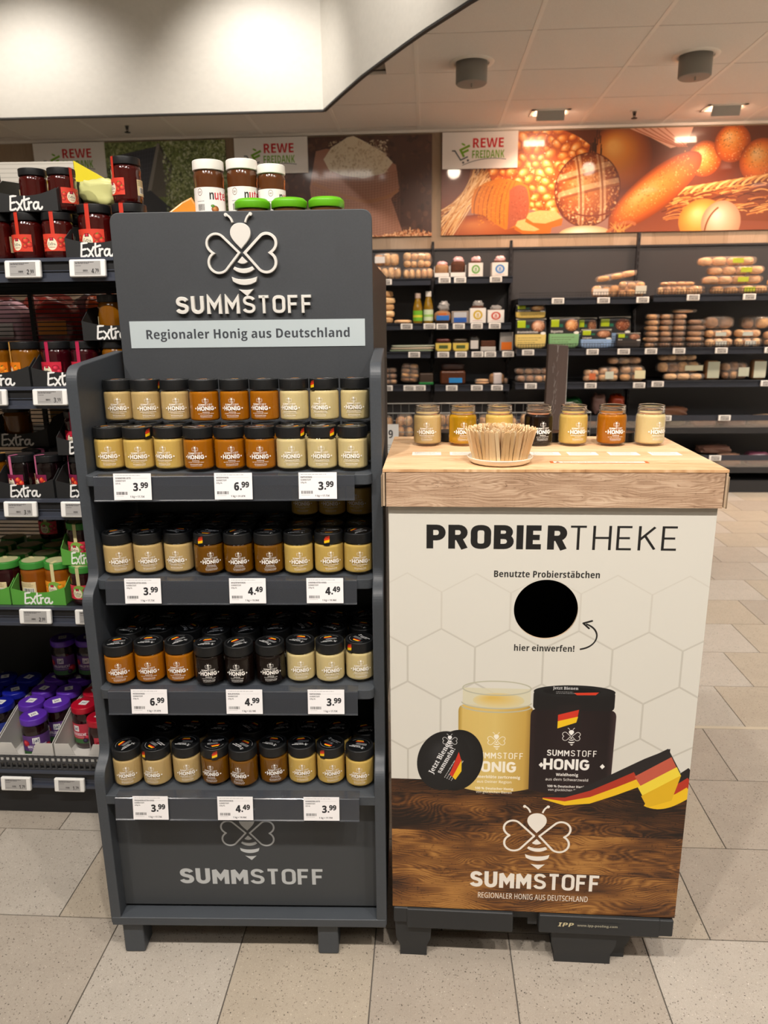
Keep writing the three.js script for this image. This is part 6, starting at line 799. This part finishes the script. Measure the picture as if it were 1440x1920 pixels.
  { const g = thing('tea_pouch', 'dark pouch with white square label', 'pouch', [0.378, 1.1203, FA - 0.06]); part('bag', lump(0.085, 0.12, 0.06, 0.1, 2, 4, 0.5), M('#3a3834', 0.3), g); part('label', bx(-0.03, 0.03, 0.02, 0.085, 0.029, 0.031), M('#cfcdca', 0.5), g); } { const g = thing('bread_slab', 'square dark bread slab in silver-white wrapper', 'bread', [0.487, 1.1203, FA - 0.06]); part('bread', box(0.115, 0.08, 0.07, 0.008).translate(0, 0.042, 0), RYE, g); part('wrapper', box(0.118, 0.035, 0.074, 0.004).translate(0, 0.0178, 0), M('#c8c6c2', 0.2), g); } { const g = thing('crispbread_box', 'grey upright pack with orange label', 'pack', [0.63, 1.1203, FA - 0.05]); part('pack', box(0.105, 0.145, 0.05, 0.004).translate(0, 0.0728, 0), M('#93918e', 0.5), g); part('label', bx(-0.04, 0.042, 0.01, 0.07, 0.025, 0.0265), M('#e0741a', 0.45), g); }
  // fourth shelf
  for (let i = 0; i < 3; i++) rollBag(`small pack of brown buns at the stand edge, ${ORD[i]} from below`, -0.3, 0.861 + i * 0.046, zA, 0.12, 0.044, 0.11, 2, 1, BROWN); rollBag('tall clear bag of brown buns leaning to the right', -0.145, 0.872, zA, 0.15, 0.16, 0.12, 2, 4, TAN, 0.05).rotation.z = -0.09;
  { const g = thing('dark_loaf', 'dark pumpernickel pack in green-edged wrap', 'bread', [-0.003, 0.8613, FA - 0.07]); part('loaf', box(0.11, 0.09, 0.09, 0.012).translate(0, 0.045, 0), M('#3a2c22', 0.5), g); part('wrap_edge', box(0.116, 0.02, 0.095, 0.004).translate(0, 0.01, 0), M('#1f7a3a', 0.35), g); } { const g = thing('toast_loaf', 'packed brown loaf with bright blue label', 'bread', [0.21, 0.8583, FA - 0.07]); part('loaf', box(0.205, 0.112, 0.1, 0.02).translate(0, 0.056, 0), M('#8c6a4c', 0.4, { map: crumbT }), g); part('label', bx(-0.03, 0.075, 0.016, 0.055, 0.05, 0.0525, 0.001), M('#2a86cc', 0.35), g); } solo('seed_loaf', lump(0.19, 0.058, 0.1, 0.1, 6, 2, 0.5), M('#4a3424', 0.5, { map: crumbT }), 'flat dark seeded loaf lying on the blue-labelled loaf', 'bread', [0.21, 0.9706, FA - 0.07]); rollBag('small pale flatbread pack lying alone on the fourth shelf', 0.445, 0.858, zA + 0.02, 0.12, 0.045, 0.1, 1, 2, PALE); { const g = thing('cake_slice_pack', 'small cake pack with white and red paper band', 'pack', [0.563, 0.8583, FA - 0.06]); part('cake', lump(0.12, 0.088, 0.09, 0.05, 3, 2, 0.5), BROWN, g); part('band', box(0.07, 0.091, 0.096, 0.012).translate(0.004, 0.0455, 0), M('#d0c8c8', 0.4), g); }
  rollBag('small dark pack at the right end of the narrow bay', 0.632, 0.858, zA, 0.05, 0.05, 0.08, 1, 1, BROWN);
  // bay C
  rollBag('clear pack of long rolls with brown tips, leaning on the wire, top shelf', 1.42, 1.515, zC - 0.085, 0.3, 0.1, 0.11, 4, 1, PINKY, 0.1, [-0.3, '#e6dcd0']); rollBag('clear pack of long rolls lying across the slotted upright, top shelf', 1.555, 1.515, zC + 0.025, 0.2, 0.12, 0.1, 3, 2, GOLD, -0.05, [0.3, '#d8d4c4']); rollBag('upper clear pack of baguette rolls pointing up to the right', 1.46, 1.652, zC - 0.06, 0.32, 0.05, 0.1, 3, 1, PINKY).rotation.z = 0.16;
  rollBag('low clear pack of small rolls with striped film, top shelf', 1.93, 1.527, zC, 0.36, 0.07, 0.13, 8, 1, PALE, 0); rollBag('low white-printed pack on the striped roll pack', 1.9, 1.597, zC, 0.26, 0.028, 0.11, 4, 1, PINKY, 0.05);
  for (const [i, [x, y, w]] of [[2.36, 1.527, 0.44], [2.3, 1.6, 0.46], [2.32, 1.668, 0.42], [2.25, 1.735, 0.44]].entries()) { const g = rollBag(`long clear bag of baguettes with green label, ${ORD[i]} from below in its pile`, x, y, zC, w, 0.066, 0.13, 4, 1, PINKY, (i % 2 - 0.5) * 0.08); part('green_label', bx(0.02, 0.1, 0.015, 0.05, 0.068, 0.071, 0.001), M('#b4bd3a', 0.4), g); } rollBag('clear bag of rolls at the right picture edge, top shelf', 2.66, 1.527, zC, 0.16, 0.17, 0.12, 3, 3, PINKY);
  pouch('clear pouch of rolls with yellow label lying on the first printed pouch', 0.8, 1.368, zC + 0.03, 0.23, 0.1, 0.06, ['#e2c468', '#f0d8a8', '#d8a868', 'BRÖTCHEN']); pouch('black and yellow printed bread pouch', 0.805, 1.14, zC + 0.04, 0.24, 0.225, 0.06, ['#e0c878', '#f0d0b8', '#d09a7a', 'Krustenbrötchen']); pouch('black and green printed bread pouch', 1.06, 1.14, zC + 0.04, 0.235, 0.23, 0.06, ['#86b884', '#f0c898', '#d8945a', 'Baguettes']); pouch('narrow black printed pouch with brown rolls', 1.245, 1.14, zC - 0.01, 0.15, 0.225, 0.06, ['#8fb0d8', '#b07a58', '#7a4a30', 'Laugen']); pouch('wide black printed pouch beside the slotted upright', 1.455, 1.14, zC - 0.01, 0.25, 0.23, 0.06, ['#8aa8d0', '#b06a48', '#7a3f28', 'Ciabatta']); pouch('low pouch with blue label in front of the narrow black one', 1.305, 1.14, zC + 0.055, 0.24, 0.14, 0.04, ['#93b4e0', '#d8a888', '#b07858', 'Laugen']); pouch('crumpled dark pouch lying before the slotted upright', 1.55, 1.14, zC + 0.05, 0.2, 0.11, 0.04, ['#3a3434', '#c08a70', '#8a5a44', 'Brot'], { turn: 0.2 });
  rollBag('clear tray of small buns, front one left of the dark post', 0.88, 0.88, zC + 0.03, 0.37, 0.06, 0.12, 5, 1, TAN); rollBag('clear tray of small buns lying on the front tray', 0.87, 0.942, zC, 0.36, 0.05, 0.12, 5, 1, BROWN); rollBag('clear bag with orange label beside the dark post', 1.29, 0.88, zC + 0.02, 0.12, 0.1, 0.1, 2, 2, PINKY, 0, [0, '#c86a3c']); rollBag('clear bag of rolls with white paper label, third shelf', 1.42, 0.88, zC + 0.02, 0.16, 0.12, 0.1, 2, 2, PALE, 0, [0, '#c8cfc0']); rollBag('clear bag of large rolls with red and cream label', 1.6, 0.88, zC + 0.02, 0.2, 0.13, 0.12, 2, 2, GOLD, 0, [0.25, '#d8d4b0']); rollBag('clear pack of pale baguettes lying behind the red and cream label', 1.55, 1.012, zC - 0.03, 0.27, 0.06, 0.14, 3, 1, PALE);
  // bay D
  for (let s = 0; s < 4; s++) for (let i = 0; i < (s === 3 ? 5 : 6); i++) rollBag(`flatbread bag, ${ORD[i]} from below in the ${ORD[s]} tall pile from the left`, 1.735 + s * 0.1 + (s === 3 ? 0.03 : 0), 1.137 + i * 0.0425, zC, s === 3 ? 0.125 : 0.092, 0.041, 0.17, 1, 1, s < 2 ? TAN : BROWN, (((i * 7 + s) % 5) - 2) * 0.02); rollBag('pale flatbread bag lying on the third and fourth pile', 1.97, 1.394, zC, 0.18, 0.03, 0.14, 1, 1, PINKY, 0.1);
  rollBag('clear pack of pale buns with white paper label, left one, second shelf', 2.24, 1.137, zC + 0.02, 0.21, 0.07, 0.12, 3, 1, PALE, 0, [0, '#d6d8d0']); rollBag('clear pack of pale buns with white paper label, right one, second shelf', 2.46, 1.137, zC + 0.02, 0.2, 0.07, 0.12, 3, 1, PALE, 0, [0, '#d6d8d0']); rollBag('clear pack of orange-brown buns on the left white-labelled pack', 2.24, 1.209, zC, 0.2, 0.06, 0.12, 3, 1, PINKY, 0, [0, '#b8c0b8']); rollBag('clear pack of orange-brown buns on the right white-labelled pack', 2.46, 1.209, zC, 0.19, 0.06, 0.12, 3, 1, PINKY, 0, [-0.1, '#b8c0b8']); rollBag('clear pack of round buns at the right picture edge, second shelf', 2.67, 1.137, zC, 0.17, 0.12, 0.12, 2, 2, PINKY); rollBag('crumpled bag of buns on top of the second shelf, left', 2.24, 1.274, zC - 0.02, 0.24, 0.1, 0.12, 2, 1, BROWN, 0.2); rollBag('crumpled bag of buns on top of the second shelf, right', 2.52, 1.271, zC - 0.03, 0.22, 0.1, 0.12, 2, 1, TAN, -0.2);
  rollBag('clear tray of pale oblong rolls, front row of third shelf', 2.0, 0.888, zC + 0.03, 0.32, 0.056, 0.1, 3, 1, PALE); rollBag('clear bag of mixed rolls stacked on the pale oblong rolls', 1.96, 0.946, zC, 0.34, 0.085, 0.12, 4, 1, TAN, 0, [0.3, '#a8a890']); rollBag('uppermost bag of pale rolls, third shelf of the rightmost bay', 1.95, 1.036, zC - 0.02, 0.3, 0.05, 0.12, 4, 1, PALE); { const g = thing('rusk_pack', 'upright pack with pale printed label beside the rolls', 'pack', [2.22, 0.8883, zC]); part('pack', lump(0.11, 0.15, 0.09, 0.05, 2, 3, 0.4), BROWN, g); part('label', bx(-0.045, 0.045, 0.015, 0.14, 0.042, 0.046, 0.001), M('#b9bda8', 0.5), g); } rollBag('clear bag of brown rolls with paper label, third shelf', 2.385, 0.888, zC, 0.2, 0.14, 0.12, 3, 2, BROWN, 0, [0.28, '#b4b8a6']); { const g = thing('rusk_pack', 'upright pack with pale printed label at the right picture edge', 'pack', [2.57, 0.8883, zC]); part('pack', lump(0.11, 0.15, 0.09, 0.05, 2, 4, 0.4), BROWN, g); part('label', bx(-0.045, 0.045, 0.015, 0.14, 0.042, 0.046, 0.001), M('#c4c6b2', 0.5), g); }
  // bins: bags of loose rolls
  const bags = ['#6a3a3c', '#4a5a38', '#8a6a58', '#5a3040', '#7a4a3c', '#3f4a38', '#7c5a50', '#5c3434', '#84705c'];
  for (const [r, y] of [0.52, 0.205].entries()) for (let i = 0; i < 9; i++) { const x = 0.8 + i * 0.23; if (Math.abs(x - 1.69) < 0.1) continue; const h = 0.07 + 0.05 * hash(i, r, 3); solo('bin_bag', lump(0.2, h, 0.14, 0.25, 3, i + r * 9, 0.6), M(bags[(i + r * 4) % 9], 0.35, { clearcoat: 0.3 }), `crumpled food bag, ${ORD[i]} from left in the ${r ? 'lower' : 'upper'} clear-fronted bin`, 'bag', [x, y + 0.0003, FC - 0.09], 0, 'bags in the clear-fronted bins'); }
  for (const [x, y, h, w, k, sd, say] of [[1.2, 0.62, 0.15, 0.15, '#1f6a34', 3, 'green'], [1.05, 0.62, 0.16, 0.13, '#b9a0a4', 4, 'pink and white'], [1.54, 0.62, 0.17, 0.13, '#c8481c', 5, 'orange'], [1.4, 0.62, 0.18, 0.12, '#9c7870', 6, 'rose grey'], [2.0, 0.6, 0.085, 0.26, '#9c6a50', 7, 'brown'], [2.36, 0.29, 0.08, 0.28, '#a87a68', 8, 'reddish']]) { const low = y < 0.4; solo('sweet_bag', lump(w, h, 0.13, 0.32, 3.4, sd, 0.65), M(k, 0.28, { clearcoat: 0.5 }), `${say} crumpled bag rising above the ${low ? 'lower' : 'upper'} bin edge`, 'bag', [x, y - 0.02 + 0.0003, FC - 0.26], 0); solo('bin_insert', bx(-w / 2, w / 2, 0, y - 0.02 - (low ? 0.205 : 0.52), -0.06, 0.06), M('#1c1c1e', 0.6), `dark riser inside the bin under the ${say} bag`, 'riser', [x, low ? 0.2053 : 0.5203, FC - 0.26]); }
}
// wire table with offers behind the counter, price card and carved dark post
{
  const x0 = -0.34, x1 = 0.98, z0 = -5.0, z1 = -4.45, yt = 0.815, wm = M('#8f8f8c', 0.35, { metalness: 0.6 }), g = thing('wire_table', 'chromed wire offer basket standing behind the tasting counter', 'basket', [0, 0, 0]);
  const ring = (y, r, n) => part(n, merge([rod([x0, y, z1], [x1, y, z1], r), rod([x0, y, z0], [x1, y, z0], r), rod([x0, y, z0], [x0, y, z1], r), rod([x1, y, z0], [x1, y, z1], r)]), wm, g); ring(yt, 0.005, 'top_rail'); ring(0.7, 0.003, 'rail'); ring(0.58, 0.004, 'rail');
  const w = []; for (let x = x0; x <= x1 + 0.001; x += 0.055) w.push(rod([x, 0.58, z1], [x, yt, z1], 0.002, 5), rod([x, 0.58, z0], [x, yt, z0], 0.002, 5)); part('wires', merge(w), wm, g).userData.kind = 'stuff'; part('floor_plate', bx(x0, x1, 0.574, 0.58, z0, z1), wm, g); for (const [x, z] of [[x0, z0], [x0, z1], [x1, z0], [x1, z1]]) part('leg', rod([x, 0, z], [x, 0.58, z], 0.009, 10), wm, g);
  const cardT = canvas(192, 256, (c, W, H) => { c.fillStyle = '#e4e2dd'; c.fillRect(0, 0, W, H); text(c, '.19', 30, 120, 96, { bold: true, sx: 0.85, color: '#1c1c1e' }); c.fillRect(40, 140, 16, 16); tinyLines(c, 20, 180, 150, 3, 18, 6, '#777'); });
  solo('offer_card', planar(bx(-0.065, 0.065, -0.09, 0.09, 0, 0.002), -0.065, -0.09, 0.13, 0.18), M('#ffffff', 0.5, { map: cardT }), 'white offer card ending in 19 on the wire basket', 'price card', [-0.235, 0.66, z1 + 0.006]);
  const cs = ['#d8923a', '#c8b48c', '#b9b4ac', '#c89a5c', '#a8a49c', '#d0a868', '#b8a890', '#9cab6a', '#c8a070', '#b0a8a0']; for (let i = 0; i < 10; i++) rollBag(`clear bag of ${i % 2 ? 'pastries' : 'rolls'} in the wire basket, ${ORD[i]} from left`, x0 + 0.075 + i * 0.128, 0.58, z1 - 0.1 - (i % 2) * 0.02, 0.112, 0.2 + 0.03 * hash(i, 2, 1), 0.13, 2, 3, i % 3 ? PALE : GOLD, 0.1 * (i % 3 - 1));
  const barkT = canvas(256, 1024, (c, W, H) => { c.save(); c.translate(0, H); c.rotate(-Math.PI / 2); drawWood(c, 0, 0, H, W, '#5c4a42', '#2a1f1b', '#8a6e62', 2, 91, 1); c.restore(); c.strokeStyle = '#b9b4b0'; c.lineWidth = 3; const q = rng(2); for (let i = 0; i < 26; i++) { const y = 30 + q() * 420, x = 90 + q() * 50; c.globalAlpha = 0.7 * q() + 0.2; c.beginPath(); c.moveTo(x, y); c.lineTo(x + (q() - 0.4) * 40, y - 20 - q() * 40); c.stroke(); } });
  const p = thing('display_post', 'dark wood-look post with chalky white scrawl behind the sample jars', 'post', [0.715, 0, -4.2]); part('post', planar(extrude(shapeOf([[-0.062, 0.02], [0.05, 0.02], [0.058, 1.215], [-0.05, 1.225]]), 0.05, 0.003), -0.062, 0.3, 0.12, 0.93), M('#ffffff', 0.6, { map: barkT }), p); part('base', box(0.3, 0.022, 0.3, 0.004).translate(0, 0.011, 0.02), metalD, p); part('edge_strip', bx(0.0565, 0.0595, 0.4, 1.2, 0.02, 0.045), M('#d8d4cc', 0.5), p);
}
renderer.render(scene, camera);
